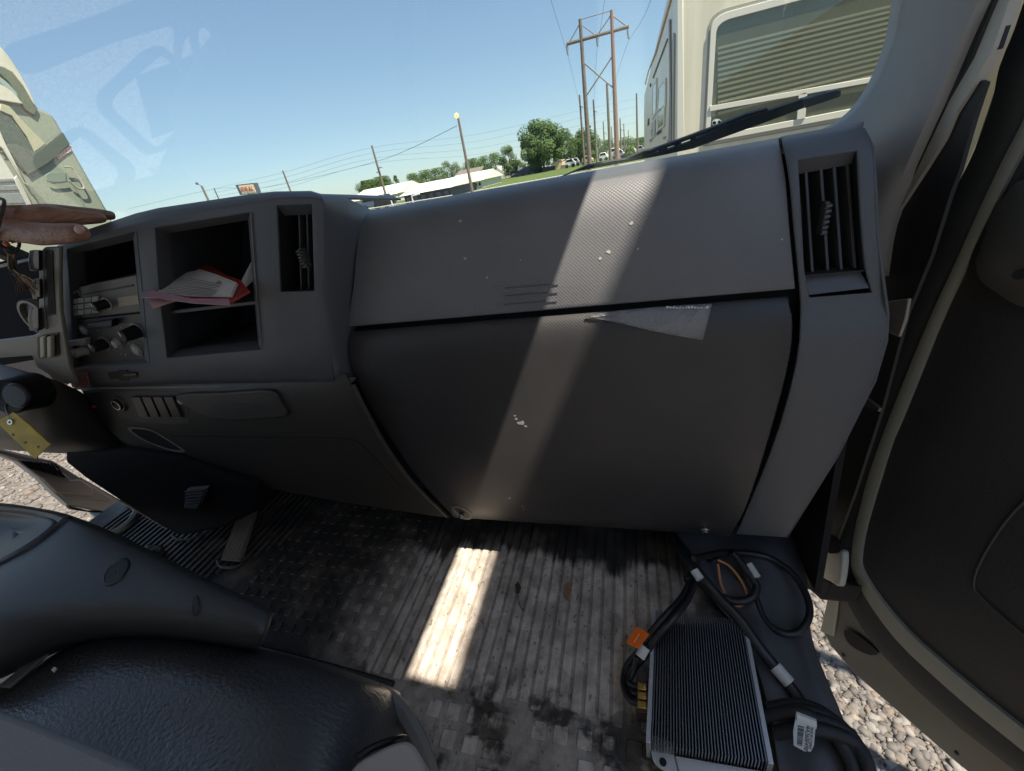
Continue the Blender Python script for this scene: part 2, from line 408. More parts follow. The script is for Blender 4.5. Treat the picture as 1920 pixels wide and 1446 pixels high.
# flank between the centre stack and the glovebox
side = [[P(603, 364, Y=.53), P(640, 366, Y=.575), P(675, 378, Y=.64), P(705, 397, Y=.72)],
        [P(605, 372, Y=.502), P(622, 382, Y=.525), P(645, 396, Y=.56), P(695, 400, Y=.62)],
        [P(606, 400, Y=.499), P(622, 410, Y=.516), P(648, 425, Y=.552), P(684, 432, Y=.59)],
        [P(606, 545, Y=.499), P(622, 560, Y=.512), P(645, 575, Y=.54), P(672, 580, Y=.57)],
        [P(618, 655, Y=.499), P(632, 655, Y=.511), P(646, 655, Y=.53), P(668, 660, Y=.56)],
        [P(626, 717, Y=.505), P(638, 718, Y=.512), P(655, 719, Y=.525), P(680, 722, Y=.56)]]
grid_obj('centre_side', side, DASH, dash, solid=.003, off=1, sub=2)
air_vent('air_vent', [(518, 386), (584, 383), (589, 546), (525, 548)], lambda x, y: P(x, y, Y=.5005), [(.45, .0028), (.68, .0028), (.93, .0028)], (.66, .60, .026), scoop=[(590, 574), (528, 577)])
tube('bezel_seam', [P(470, 398, Y=.4985), P(481, 548, Y=.4985), P(490, 650, Y=.4985)], .0007, CREAMPL, dash, seg=6)
# left DIN bay: recess, radio, climate panel
bay = [P(125, 467, Y=.502), P(255, 433, Y=.502), P(280, 682, Y=.502), P(140, 690, Y=.502)]
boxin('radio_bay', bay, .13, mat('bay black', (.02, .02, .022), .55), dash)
bm = bmesh.new(); add_ring(bm, [P(125, 467, Y=.499), P(255, 433, Y=.499), P(280, 682, Y=.499), P(140, 690, Y=.499)], [P(136, 478, Y=.51), P(250, 450, Y=.51), P(270, 672, Y=.51), P(150, 680, Y=.51)], (0, .02, 0))
obj('bay_frame', bm, DASH, dash, bevel=.0008)
RY = .508
def Q(x, y, f=0, z0=(100, 420), s=.3043): return P(z0[0]+x*s, z0[1]+y*s, Y=RY-f)
radio = prism('radio', [Q(110, 395), Q(512, 312), Q(542, 545), Q(132, 590)], (0, .06, 0), mat('radio face', (.085, .082, .075), .35), dash, bevel=.002)
prism('cd_slot', [Q(180, 432, .001), Q(490, 372, .001), Q(492, 385, .001), Q(184, 440, .001)], (0, .001, 0), BLACK, radio)
prism('display', [Q(395, 455, .001), Q(520, 438, .001), Q(528, 492, .001), Q(404, 510, .001)], (0, .001, 0), mat('lcd', (.30, .26, .19), .25), radio)
for i in range(4):
    for j in range(3):
        a = V((120+i*43, 462-i*5+j*36)); prism('button', [Q(a.x, a.y, .001), Q(a.x+38, a.y-5, .001), Q(a.x+40, a.y+25, .001), Q(a.x+2, a.y+30, .001)], (0, -.004, 0), GREY, radio, bevel=.0009)
def knob(name, x, y, r, h, m, parent, m2=None, f=0):
    bm = bmesh.new(); c = Q(x, y, f); cyl(bm, c+V((0, -h/2, 0)), (0, -1, 0), r, h, 28, r*.82)
    k = obj(name, bm, m, parent, bevel=.0012)
    bm = bmesh.new(); cyl(bm, c+V((0, -.0005, 0)), (0, -1, 0), r*1.28, .002, 28); obj('dial_ring', bm, m2 or GREY, k, smooth=True)
    b = bmesh.new(); add_box(b, c+V((0, -h-.0004, r*.45)), (.0016, .0008, r*.7)); obj('pointer', b, WHITE, k)
    return k
knob('volume_knob', 330, 490, .0085, .022, BLACK, radio)
knob('eject_button', 120, 430, .0035, .004, BLACK, radio); knob('tuner_button', 152, 425, .0035, .004, BLACK, radio)
clim = prism('climate_panel', [Q(134, 596), Q(544, 550), Q(585, 838), Q(140, 868)], (0, .06, 0), mat('climate face', (.055, .053, .049), .45), dash, bevel=.0015)
for x, y, r, h, m in ((190, 655, .008, .003, GREY), (200, 775, .0095, .02, GREY), (320, 735, .0105, .024, BLACK), (400, 735, .0085, .008, GREY), (520, 660, .0125, .028, BLACK), (515, 775, .010, .004, GREY)):
    knob('knob', x, y, r, h, m, clim, mat('dial grey', (.2, .19, .175), .45))
for a, b, m in (((255, 615), (405, 598), BLACK), ((105, 722), (235, 715), GREY)):
    prism('slide_lever', [Q(a[0], a[1]-12, .002), Q(b[0], b[1]-22, .002), Q(b[0], b[1]+24, .002), Q(a[0], a[1]+14, .002)], (0, -.012, 0), m, clim, bevel=.002)
rr = random.Random(3)
for k in range(16):
    x, y = 170+rr.random()*380, 600+rr.random()*230
    prism('dial_mark', [Q(x, y, .0008), Q(x+6, y-1, .0008), Q(x+6, y+3, .0008), Q(x, y+4, .0008)], (0, .0004, 0), mat('pale print', (.5, .5, .48), .6), clim)
# right storage bay with a shelf
sb = [P(290, 427, Y=.502), P(470, 398, Y=.502), P(490, 656, Y=.502), P(313, 672, Y=.502)]
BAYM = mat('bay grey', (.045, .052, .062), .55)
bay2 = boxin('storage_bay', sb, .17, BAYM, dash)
bm = bmesh.new(); add_ring(bm, [P(290, 427, Y=.499), P(470, 398, Y=.499), P(490, 656, Y=.499), P(313, 672, Y=.499)], [P(302, 440, Y=.515), P(465, 413, Y=.515), P(484, 646, Y=.515), P(322, 660, Y=.515)], (0, .02, 0))
obj('bay_frame', bm, DASH, dash, bevel=.0008)
zs = P(400, 574, Y=.51).z
xl, xr = P(306, 575, Y=.51).x, P(482, 568, Y=.51).x
box('shelf', ((xl+xr)/2, .59, zs-.003), (abs(xr-xl), .155, .006), DASH, dash, bevel=.001)
# strip, badge, red tag on the bezel foot
def Qb(x, y, f=.001): return P(100+x*.3043, 420+y*.3043, Y=.4985-f)
prism('bowtie_badge', [Qb(*p) for p in [(335, 918), (398, 912), (402, 902), (452, 904), (456, 914), (515, 916), (512, 948), (462, 952), (458, 968), (408, 968), (402, 954), (348, 956)]], (0, .0012, 0), BLACK, dash)
prism('badge_slot', [Qb(*p, .0022) for p in [(430, 928), (510, 924), (510, 932), (432, 937)]], (0, .0008, 0), mat('badge line', (.14, .13, .12), .5), dash)
tg = prism('warning_tag', [Qb(118, 915, .0015), Qb(205, 911, .0015), Qb(230, 1004, .0015), Qb(135, 1008, .0015)], (0, .001, 0), mat('faded red sticker', (.40, .13, .10), .6, col2=(.33, .10, .08), nscale=60), dash)
for i in range(5):
    prism('tag_print', [Qb(140+i*3, 935+i*13, .003), Qb(200+i*3, 932+i*13, .003), Qb(201+i*3, 936+i*13, .003), Qb(141+i*3, 939+i*13, .003)], (0, .0005, 0), mat('dark red print', (.2, .05, .04), .6), tg)
prism('trim_lip', [P(136, 728, Y=.507), P(400, 724, Y=.507), P(655, 718, Y=.507), P(655, 721, Y=.507), P(400, 727, Y=.507), P(136, 731, Y=.507)], (0, .02, 0), CREAMPL, dash, bevel=.0008)
# ---- lower console under the centre stack
cons = Prof(smoothprof([(.512, -.250), (.505, -.27), (.502, -.32), (.506, -.38), (.514, -.44), (.528, -.51), (.55, -.617)]))
K_l = [(150, 728), (175, 770), (210, 812), (245, 838), (330, 853), (400, 883), (500, 916), (640, 941), (842, 972)]
K_r = [(655, 719), (690, 775), (720, 830), (760, 890), (842, 970)]
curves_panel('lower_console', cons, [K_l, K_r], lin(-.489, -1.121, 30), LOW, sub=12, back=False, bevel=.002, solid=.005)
tube('console_ridge', [cons.px(x, y, .002) for x, y in cr([(662, 722), (688, 775), (722, 835), (770, 900), (838, 968)], 5)], .0042, LOW, dash)
tube('access_seam', [cons.px(x, y, .0002) for x, y in cr([(322, 818), (420, 819), (560, 821), (640, 822), (668, 827), (700, 855), (755, 917)], 6)], .0007, DARK, dash, seg=6)
sw = [cons.px(x, y, .0008) for x, y in [(160, 736), (250, 732), (338, 735), (352, 765), (356, 794), (320, 797), (262, 792), (215, 780), (180, 765)]]
prism('switch_plate', sw, (0, .002, 0), mat('switch plate', (.045, .043, .040), .5), dash, bevel=.0008)
for i in range(4):
    x = 248+i*20.5
    prism('rocker_switch', [cons.px(x, 743, .002), cons.px(x+17, 743, .002), cons.px(x+34, 781, .002), cons.px(x+18, 781, .002)], (0, -.004, 0), mat('rocker black', (.03, .03, .03), .35), dash, bevel=.001)
    tube('switch_edge', [cons.px(x+18, 783, .004), cons.px(x+34, 783, .004)], .0006, mat('switch edge', (.25, .2, .16), .5), dash, seg=6)
c = cons.px(224, 757, .002); n_ = V((0, -1, .1))
for nm, r, h, m in (('outlet_ring', .019, .006, mat('outlet ring', (.05, .048, .045), .35)), ('outlet_cap', .0135, .012, BLACK)):
    bm = bmesh.new(); cyl(bm, c, n_, r, h, 28, r*.9); obj(nm, bm, m, dash, bevel=.001)
bm = bmesh.new(); add_ring(bm, [c+V((.011*math.cos(a), -.007, .011*math.sin(a))) for a in [i*math.pi/12 for i in range(24)]], [c+V((.009*math.cos(a), -.007, .009*math.sin(a))) for a in [i*math.pi/12 for i in range(24)]], (0, -.001, 0)); obj('outlet_rim', bm, CHROME, dash)
bm = bmesh.new(); cyl(bm, cons.px(340, 752, .003), n_, .006, .008, 20); obj('small_plug', bm, GREY, dash, bevel=.001)
bm = bmesh.new(); cyl(bm, cons.px(176, 763, .003), n_, .004, .008, 16, .0028); obj('indicator_lens', bm, mat('red lens', (.35, .03, .02), .2), dash, bevel=.001)
prism('ash_tray', [cons.px(x, y, .0) for x, y in cr([(336, 738), (430, 733), (512, 729), (530, 752), (542, 776), (500, 781), (440, 784), (395, 778), (362, 762)], 3, closed=True)], (0, -.008, 0), LOW, dash, bevel=.003, seg=3)
prism('ash_tray_pull', [cons.px(x, y, .0085) for x, y in cr([(386, 774), (405, 762), (440, 757), (490, 762), (520, 770), (480, 779), (430, 782)], 4, closed=True)], (0, .0015, 0), mat('pull shade', (.045, .042, .04), .5), dash)
lf = [(247, 806), (262, 804), (285, 808), (310, 822), (341, 843), (320, 842), (292, 833), (268, 822)]
bm = bmesh.new(); cc = V((294, 824))
add_ring(bm, [cons.px(*(cc+(V(p)-cc)*1.16), .001) for p in cr(lf, 3, closed=True)], [cons.px(*p, .001) for p in cr(lf, 3, closed=True)], (0, -.002, 0)); obj('pocket_rim', bm, CREAMPL, dash, bevel=.0006)
prism('pocket', [cons.px(*p, .0008) for p in cr(lf, 3, closed=True)], (0, .0006, 0), DARK, dash)
# ---- left of the bezel: gauges, buttons, taupe trim
def G(x, y, f=.47): return P(x*.2766, 360+y*.2766, Y=f)
prism('cluster_trim', [G(-60, 505), G(230, 440), G(300, 375), G(405, 370), G(402, 560), G(410, 800), G(430, 940), G(470, 1170), G(520, 1300), G(380, 1300), G(330, 1240), G(250, 1190), G(215, 1110), G(-60, 1130), G(-60, 1010), G(215, 975), G(262, 955), G(262, 560), G(255, 460), G(-60, 530)], (0, .006, 0), CREAMPL, dash, bevel=.002)
prism('cluster_back', [G(-120, 500, .53), G(420, 380, .53), G(440, 1100, .53), G(-120, 1200, .53)], (0, .02, 0), mat('cluster black', (.006, .007, .010), .8, spec=.12), dash)
prism('side_vent', [G(312, 395, .4685), G(352, 400, .4685), G(362, 600, .4685), G(372, 832, .4685), G(325, 845, .4685), G(306, 640, .4685)], (0, .001, 0), mat('vent dark blue', (.02, .02, .028), .5), dash)
for k in range(6):
    tube('vent_line', [G(318+k*7, 420, .4682), G(322+k*7, 640, .4682), G(330+k*6.5, 828, .4682)], .0004, mat('vent line', (.06, .06, .07), .5), dash, seg=5)
tube('trim_ridge', [G(300, 385, .4685), G(296, 560, .4685), G(302, 780, .4685), G(318, 930, .4685)], .0009, CREAMPL, dash)
for a in ((228, 390, 62, 140), (245, 585, 45, 135), (222, 782, 66, 150)):
    x, y, w_, h = a
    prism('panel_button', [G(x+8, y, .469), G(x+w_, y+2, .469), G(x+w_+8, y+h, .469), G(x+12, y+h, .469), G(x, y+h*.5, .469)], (0, -.008, 0), mat('button dark', (.03, .03, .035), .35), dash, bevel=.002)
    prism('button_cap', [G(x+6, y+4, .4605), G(x+w_*.6, y+6, .4605), G(x+w_*.62, y+h*.95, .4605), G(x+8, y+h*.9, .4605), G(x, y+h*.5, .4605)], (0, -.001, 0), CREAMPL, dash, bevel=.0008)
bm = bmesh.new(); gc = G(235, 860, .50)
add_ring(bm, [gc+V((.036*math.cos(a), 0, .036*math.sin(a))) for a in [i*math.pi/24 for i in range(48)]], [gc+V((.031*math.cos(a), 0, .031*math.sin(a))) for a in [i*math.pi/24 for i in range(48)]], (0, .012, 0)); obj('gauge_ring', bm, CREAMPL, dash, smooth=True)
bm = bmesh.new(); cyl(bm, gc+V((0, .008, 0)), (0, 1, 0), .031, .002, 40); obj('gauge_face', bm, mat('gauge face', (.06, .065, .075), .3), dash)
b = bmesh.new(); add_box(b, gc+V((-.014, .003, .002)), (.03, .001, .003)); obj('gauge_needle', b, BLACK, dash)
prism('rocker_pair', [G(252, 985, .468), G(300, 965, .468), G(392, 955, .468), G(400, 1100, .468), G(380, 1120, .468), G(268, 1130, .468), G(255, 1100, .468)], (0, .001, 0), BLACK, dash)
for x in (298, 345):
    prism('column_switch', [G(x, 975, .468), G(x+30, 968, .468), G(x+34, 1110, .468), G(x+2, 1118, .468)], (0, -.007, 0), mat('ivory switch', (.42, .39, .30), .4), dash, bevel=.002)
# steering column shroud, ignition and key tag
col = thing('steering_column', 'dark steering column shroud with ignition barrel left of the switch panel', 'steering column', tuple(P(60, 760, Y=.46)))
sh = [[P(x, y, Y=d) for x, y, d in r] for r in (
 [(-60, 660, .46), (30, 690, .44), (90, 705, .45), (140, 728, .49), (160, 738, .53)],
 [(-60, 720, .43), (30, 740, .41), (90, 750, .425), (150, 765, .47), (190, 790, .53)],
 [(-60, 780, .43), (40, 800, .41), (110, 808, .425), (180, 818, .48), (235, 834, .53)],
 [(-60, 830, .45), (40, 840, .44), (125, 845, .45), (190, 846, .50), (245, 842, .55)],
 [(-60, 835, .55), (40, 846, .55), (125, 850, .56), (190, 850, .58), (245, 844, .60)])]
grid_obj('column_shroud', sh, mat('shroud plastic', (.06, .056, .05), .5, bump=.0002, bscale=900), col, solid=.003, off=-1, sub=2)
for nm, cpx, r, m in (('ignition_barrel', (42, 738), .034, BLACK), ('ignition_face', (30, 742), .022, mat('ignition face', (.03, .03, .034), .3))):
    bm = bmesh.new(); cyl(bm, P(*cpx, Y=.40 if 'barrel' in nm else .375), (.35, -1, .25), r, .05 if 'barrel' in nm else .006, 32, r*.9); obj(nm, bm, m, col, bevel=.002)
tube('wheel_rim', [P(x, y, Y=d) for x, y, d in cr([(-200, 640, .36), (-90, 690, .36), (-30, 790, .36), (-60, 900, .36)], 8)], .014, BLACK, col, seg=12)
key = thing('key_tag', 'yellow rectangular key tag hanging from the ignition below the steering column', 'key tag', tuple(P(45, 815, Y=.36)))
KT = PL
kp = P(45, 815, Y=.36); kn = V((.25, -1, .25))
YEL = mat('yellow vinyl tag', (.62, .45, .03), .45, col2=(.42, .30, .03), nscale=30)
prism('tag_plate', [KT(x, y, kp, kn) for x, y in cr([(2, 800), (-6, 790), (20, 777), (30, 776), (88, 828), (92, 836), (70, 856), (62, 858)], 2, closed=True)], kn*-.002, YEL, key, bevel=.0006)
bm = bmesh.new(); add_ring(bm, [KT(21+5.0*math.cos(a), 791+5*math.sin(a), kp, kn)+kn*.001 for a in [i*math.pi/8 for i in range(16)]], [KT(21+2.5*math.cos(a), 791+2.5*math.sin(a), kp, kn)+kn*.001 for a in [i*math.pi/8 for i in range(16)]], kn*.0012); obj('tag_eyelet', bm, CHROME, key)
tube('key_wire', [KT(x, y, kp, kn) for x, y in cr([(21, 790), (14, 775), (10, 762), (20, 750), (30, 745)], 5)], .001, CHROME, key, seg=6)
prism('key_blade', [KT(x, y, kp+V((0, .01, 0)), kn) for x, y in [(8, 742), (34, 738), (36, 752), (22, 758), (10, 756)]], kn*-.002, CHROME, key, bevel=.0005)
for x, y in ((72, 838), (25, 815), (48, 830)):
    prism('tag_smudge', [KT(x+2.2*math.cos(a), y+2*math.sin(a), kp, kn)+kn*.0005 for a in [i*math.pi/4 for i in range(8)]], kn*-.0004, BLACK, key)
# papers on the shelf
fold = thing('document_folder', 'red folder with a stack of printed white papers lying on the dash shelf', 'folder', tuple(P(370, 560, Y=.50)))
pp = P(370, 572, Y=.462)+V((0, 0, .002)); pn = V((0, -.30, 1)).normalized()
RED = mat('red plastic folder', (.36, .035, .03), .3, col2=(.30, .03, .03), nscale=20)
def sheet(name, px, up, m, th=.0008, parent=fold):
    return prism(name, [PL(x, y, pp+pn*up, pn) for x, y in px], pn*th, m, parent)
sheet('folder_back', [(262, 546), (272, 534), (300, 524), (360, 504), (384, 498), (400, 502), (425, 518), (452, 528), (470, 548), (440, 566), (430, 574), (360, 569), (290, 558), (264, 557)], .0, RED, .003)
pink = sheet('pink_slip', [(276, 560), (300, 560), (330, 565), (287, 579)], -.003, mat('pink paper', (.62, .35, .33), .7), .0006)
PAPER = mat('white printed paper', (.62, .60, .58), .7, col2=(.56, .54, .53), nscale=40)
pap = sheet('papers', [(274, 540), (284, 531), (320, 522), (378, 509), (405, 517), (447, 534), (436, 558), (352, 556), (300, 549)], .0045, PAPER, .004)
rr = random.Random(5)
for k in range(11):
    t = k/10; x0, y0 = 296+t*60, 545-t*26+3; x1, y1 = 400+t*14-10+rr.random()*12, 555-t*22
    prism('print_line', [PL(a, b, pp+pn*.009, pn) for a, b in ((x0, y0), (x1, y1), (x1, y1+1.1), (x0, y0+1.1))], pn*.0003, mat('print ink', (.2, .2, .2), .8), pap)
sl_ = [(266, 548), (275, 543), (320, 552), (362, 561), (430, 561), (432, 573), (360, 569), (290, 559), (265, 558)]
sheet('plastic_sleeve', sl_, .0095, mat('clear sleeve glossy', (.50, .30, .36), .12), .0008)
prism('upright_paper', [P(437, 556, Y=.505), P(452, 528, Y=.515), P(474, 486, Y=.53), P(475, 526, Y=.53), P(455, 545, Y=.515)], (.0, .0006, .0006), PAPER, fold)
tube('paper_clip', [PL(x, y, pp+pn*.010, pn) for x, y in [(401, 532), (412, 526), (415, 528), (404, 532), (416, 531), (406, 527)]], .0006, CHROME, fold, seg=5)
# clear plastic strip hanging out of the lid seam
bag = thing('plastic_strip', 'crumpled clear plastic strip caught in the seam above the glovebox', 'plastic strip', tuple(lowp.px(1250, 600)))
PLAST = mat('crinkled clear film', (.40, .40, .42), .12, bump=.010, bscale=45, spec=.8)
PLAST.node_tree.nodes['Principled BSDF'].inputs['Alpha'].default_value = .40
top_ = cr([(1098, 592), (1150, 584), (1220, 577), (1290, 572), (1335, 570)], 4); bot_ = cr([(1099, 594), (1160, 606), (1220, 620), (1270, 630), (1318, 638)], 4)
grows = []
for j in range(6):
    t = j/5; grows.append([lowp.px(a.x+(b.x-a.x)*t, a.y+(b.y-a.y)*t, .004+.002*math.sin(i*1.7+j*2.1)) for i, (a, b) in enumerate(zip(top_, bot_))])
grid_obj('film', grows, PLAST, bag, solid=.0004, off=0)
for x in lin(1250, 1325, 14):
    prism('film_print', [lowp.px(x, 574+(x % 5), .0085), lowp.px(x+4, 573+(x % 4), .0085), lowp.px(x+3, 578, .0085), lowp.px(x-1, 579, .0085)], (0, .0003, 0), WHITE, bag)
# ================================================================ CAB SHELL
cab = thing('truck_cab', 'truck cab interior shell with ribbed rubber floor, grey pillar trim and windshield', 'truck cab', (-.6, .2, FZ))
def S(o, name): return o
HEAD = mat('headliner', (.82, .80, .76), .9, bump=.0006, bscale=300)
WY0, WZ0, WY1, WZ1 = .97, -.08, .47, .62
wpt = V((0, WY0, WZ0)); wn = V((0, WZ1-WZ0, WY0-WY1)).normalized()
# roof, header, rear wall with window, floor slab
bm = bmesh.new()
add_prism(bm, [(-1.6, -.95, .62), (.277, -.95, .62), (.277, .47, .62), (-1.6, .47, .62)], (0, 0, .05))
add_prism(bm, [(.2771, -.20, .621), (.42, -.20, .56), (.42, .022, .56), (.2771, .022, .621)], (0, 0, .05))  # added roof edge, unseen, shaped to end the sun patch on the floor
obj('roof', bm, HEAD, cab)
prism('unseen_sun_blocker', [(-1.6, .47, .621), (.277, .47, .621), (.277, .95, .64), (-1.6, .95, .64)], (0, 0, .02), mat('sun blocker black', (.03, .03, .03), .3), cab)  # added unseen panel that cuts the left edge of the sun stripe
bm = bmesh.new()
add_box(bm, (-.62, -.97, -.45), (1.9, .04, .62)); add_box(bm, (-1.5, -.97, .23), (.16, .04, .75)); add_box(bm, (.22, -.97, .23), (.16, .04, .75)); add_box(bm, (-.62, -.97, .56), (1.6, .04, .10))
obj('rear_wall', bm, HEAD, cab)
# floor: ribbed mat
FLM = bpy.data.materials.new('dusty rubber floor'); FLM.use_nodes = True
def floor_mat():
    n = FLM.node_tree; b = n.nodes['Principled BSDF']; L = n.links.new
    tc = n.nodes.new('ShaderNodeTexCoord'); sx = n.nodes.new('ShaderNodeSeparateXYZ'); L(tc.outputs['Object'], sx.inputs[0])
    def N(scale, stretch=(1, 1, 1), detail=6, rough=.6):
        m = n.nodes.new('ShaderNodeMapping'); m.inputs['Scale'].default_value = stretch; L(tc.outputs['Object'], m.inputs[0])
        t = n.nodes.new('ShaderNodeTexNoise'); t.inputs['Scale'].default_value = scale; t.inputs['Detail'].default_value = detail; t.inputs['Roughness'].default_value = rough
        L(m.outputs[0], t.inputs['Vector']); return t.outputs[0]
    def m_(op, a, b_=0, c=None):
        q = n.nodes.new('ShaderNodeMath'); q.operation = op
        for i, v in enumerate((a, b_, c)):
            if v is None: continue
            if isinstance(v, (int, float)): q.inputs[i].default_value = v
            else: L(v, q.inputs[i])
        return q.outputs[0]
    def ss(v, a, b_):
        r = n.nodes.new('ShaderNodeMapRange'); r.interpolation_type = 'SMOOTHSTEP'; r.inputs[1].default_value = a; r.inputs[2].default_value = b_; L(v, r.inputs[0]); return r.outputs[0]
    X, Y = sx.outputs[0], sx.outputs[1]
    wob = m_('MULTIPLY', m_('SUBTRACT', N(6, (1, .35, 1)), .5), .22)
    streak = m_('MULTIPLY', m_('SUBTRACT', N(22, (1, .12, 1), 3), .5), .12)
    Yn = m_('ADD', m_('ADD', Y, wob), streak)
    Xn = m_('ADD', X, m_('MULTIPLY', m_('SUBTRACT', N(7), .5), .20))
    # offsets are world coordinates of the cab (object origin moved to the cab base)
    front = ss(Yn, OY+.575, OY+.545); left = ss(Xn, OX-.62, OX-.43); right = ss(Xn, OX+.13, OX+.08)
    dust = m_('MULTIPLY', m_('MULTIPLY', front, left), right)
    blot = ss(N(9, (1, 1, 1), 8), .50, .57); near = ss(Yn, OY+.36, OY+.27)
    dust = m_('MULTIPLY', dust, m_('SUBTRACT', 1, m_('MULTIPLY', blot, near)))
    spk = ss(N(120, (1, .7, 1), 2), .64, .68)
    dust = m_('MULTIPLY', dust, m_('SUBTRACT', 1, m_('MULTIPLY', spk, .6)))
    smu = ss(N(13, (1, .8, 1), 9, .75), .42, .60)
    dust = m_('MULTIPLY', dust, m_('SUBTRACT', 1, m_('MULTIPLY', smu, .32)))
    sw_ = m_('MULTIPLY', m_('MULTIPLY', ss(Xn, OX-.60, OX-.52), ss(Xn, OX-.40, OX-.46)), m_('MULTIPLY', ss(N(11), .38, .5), ss(Yn, OY+.52, OY+.48)))
    dust = m_('MAXIMUM', dust, m_('MULTIPLY', sw_, .62))
    top = ss(sx.outputs[2], .0006, .0024)
    dust = m_('MULTIPLY', dust, m_('ADD', .72, m_('MULTIPLY', top, .28)))
    base = n.nodes.new('ShaderNodeMix'); base.data_type = 'RGBA'
    base.inputs[6].default_value = (.040, .036, .032, 1); base.inputs[7].default_value = (.16, .13, .10, 1)
    L(ss(N(14, (1, 1, 1), 7), .45, .75), base.inputs[0])
    mx = n.nodes.new('ShaderNodeMix'); mx.data_type = 'RGBA'; L(dust, mx.inputs[0]); L(base.outputs[2], mx.inputs[6])
    pale = n.nodes.new('ShaderNodeMix'); pale.data_type = 'RGBA'; pale.inputs[6].default_value = (.42, .365, .315, 1); pale.inputs[7].default_value = (.62, .55, .48, 1)
    L(ss(N(34, (1, .8, 1), 6), .38, .62), pale.inputs[0]); L(pale.outputs[2], mx.inputs[7])
    L(mx.outputs[2], b.inputs['Base Color'])
    L(m_('ADD', .45, m_('MULTIPLY', dust, .4)), b.inputs['Roughness'])
    bp = n.nodes.new('ShaderNodeBump'); bp.inputs['Distance'].default_value = .0012; L(N(160, (1, .6, 1), 5), bp.inputs['Height']); L(bp.outputs[0], b.inputs['Normal'])
OX, OY = .6, -.2
floor_mat()
bm = bmesh.new()
e0, e1 = P(1515, 1190, Z=FZ), P(1620, 1446, Z=FZ)
add_prism(bm, [(-1.62, -.95, FZ), (e1.x+.01, -.95, FZ), (e1.x, e1.y, FZ), (e0.x, e0.y, FZ), (.285, .60, FZ), (.29, .80, FZ), (-1.62, .80, FZ)], (0, 0, -.03))
rr = random.Random(11)
# fine ribs on the passenger side, running fore and aft
x = -.465
while x < .09:
    y0 = .285+rr.random()*.012; wd = .0150
    add_box(bm, (x, (y0+.78)/2, FZ+.0014), (wd, .78-y0, .0034))
    x += .0205
# raised pads
for i in range(-6, 30):
    for j in range(0, 12):
        px_, py_ = -.42+i*.034+(j % 2)*.004, .262-j*.034
        if -.42 < px_ < .10 and rr.random() > .35: add_box(bm, (px_+rr.uniform(-.001, .001), py_, FZ+.0008), (.021, .023, .0040+rr.random()*.0012))
for i in range(0, 13):
    for j in range(0, 13):
        px_, py_ = -.85+i*.030, .70-j*.030
        if px_ < -.48: add_box(bm, (px_, py_, FZ+.0018), (.013, .017, .0046))
# coarse ribs of the driver's footwell
x = -1.52
while x < -.86:
    k = 0 if x < -1.0 else (x+1.0)*.9
    add_box(bm, (x, (.40+k+.80)/2, FZ+.003), (.0095, .40-k, .008)); x += .0205
obj('floor_mat', bm, FLM, cab, bevel=.0012, seg=1)
prism('firewall', [(-1.62, .80, FZ-.03), (.33, .80, FZ-.03), (.33, .72, -.08), (-1.62, .72, -.08)], (0, .03, 0), DARK, cab)
prism('kick_panel', [(.295, .54, FZ), (.295, .80, FZ), (.295, .80, -.30), (.295, .60, -.30)], (.01, 0, 0), DARK, cab)
# raised edge of the left floor section and draped mat toward the door
bm = bmesh.new()
add_tube(bm, [P(x, y, Z=FZ+.006) for x, y in cr([(478, 1212), (600, 1243), (738, 1282)], 5)], .0045, 8)
obj('mat_edge', bm, RUBBER, cab, smooth=True)
dr = []
for (a, b) in (((1260, 985), (1500, 985)), ((1270, 1010), (1508, 1010)), ((1285, 1040), (1512, 1040)), ((1310, 1090), (1514, 1100)), ((1345, 1140), (1516, 1160)), ((1395, 1190), (1522, 1210)), ((1430, 1280), (1560, 1300)), ((1450, 1380), (1597, 1390)), ((1460, 1470), (1632, 1480))):
    r = []
    for i in range(9):
        u = i/8; z = FZ+.012+.012*math.sin(u*9+a[1]*.02)*(1 if 1000 < a[1] < 1250 else .35)+(.03*(1-u) if a[1] < 1100 else 0)
        if i == 8: z = FZ-.01
        r.append(P(a[0]+(b[0]-a[0])*u, a[1]+(b[1]-a[1])*u, Z=z))
    dr.append(r)
grid_obj('draped_mat', dr, mat('smooth black rubber', (.10, .102, .108), .40, col2=(.06, .06, .065), nscale=9, bump=.001, bscale=40), cab, sub=2, solid=.003, off=-1)
# windshield
gl = [PL(x, y, wpt, wn) for x, y in [(1700, -60), (1693, 0), (1682, 60), (1658, 130), (1624, 190), (1584, 228), (1530, 250)]]
ws = [V((-1.60, WY0, WZ0)), V((gl[-1].x-.01, WY0, WZ0))]+gl[::-1]+[V((.36, WY1, WZ1)), V((-1.60, WY1, WZ1))]
WG = glass('windshield glass', (.95, .985, .965), extra=.05)
prism('windshield', [p for p in ws], (0, .0, .0045), WG, cab)
# frames of the driver's open door window, seen only as faint reflections in the windshield
def Rf(x, y, X):
    d = ray(x, y); p = d*(wpt.dot(wn)/d.dot(wn)); r = d-wn*(2*d.dot(wn)); return p+r*((X-p.x)/r.x)
FRM = mat('door frame black', (.012, .012, .013), .7)
for o_, i_ in (([(296, 74), (177, 186), (292, 300), (410, 190)], [(312, 94), (200, 194), (296, 284), (396, 190)]), ([(150, 231), (60, 300), (205, 420), (262, 318)], [(160, 250), (92, 302), (205, 390), (236, 318)])):
    bm = bmesh.new(); add_ring(bm, rquad([Rf(x, y, -1.50) for x, y in o_], .22, 6), rquad([Rf(x, y, -1.50) for x, y in i_], .18, 6), (-.03, 0, 0)); obj('side_window_frame', bm, FRM, cab)
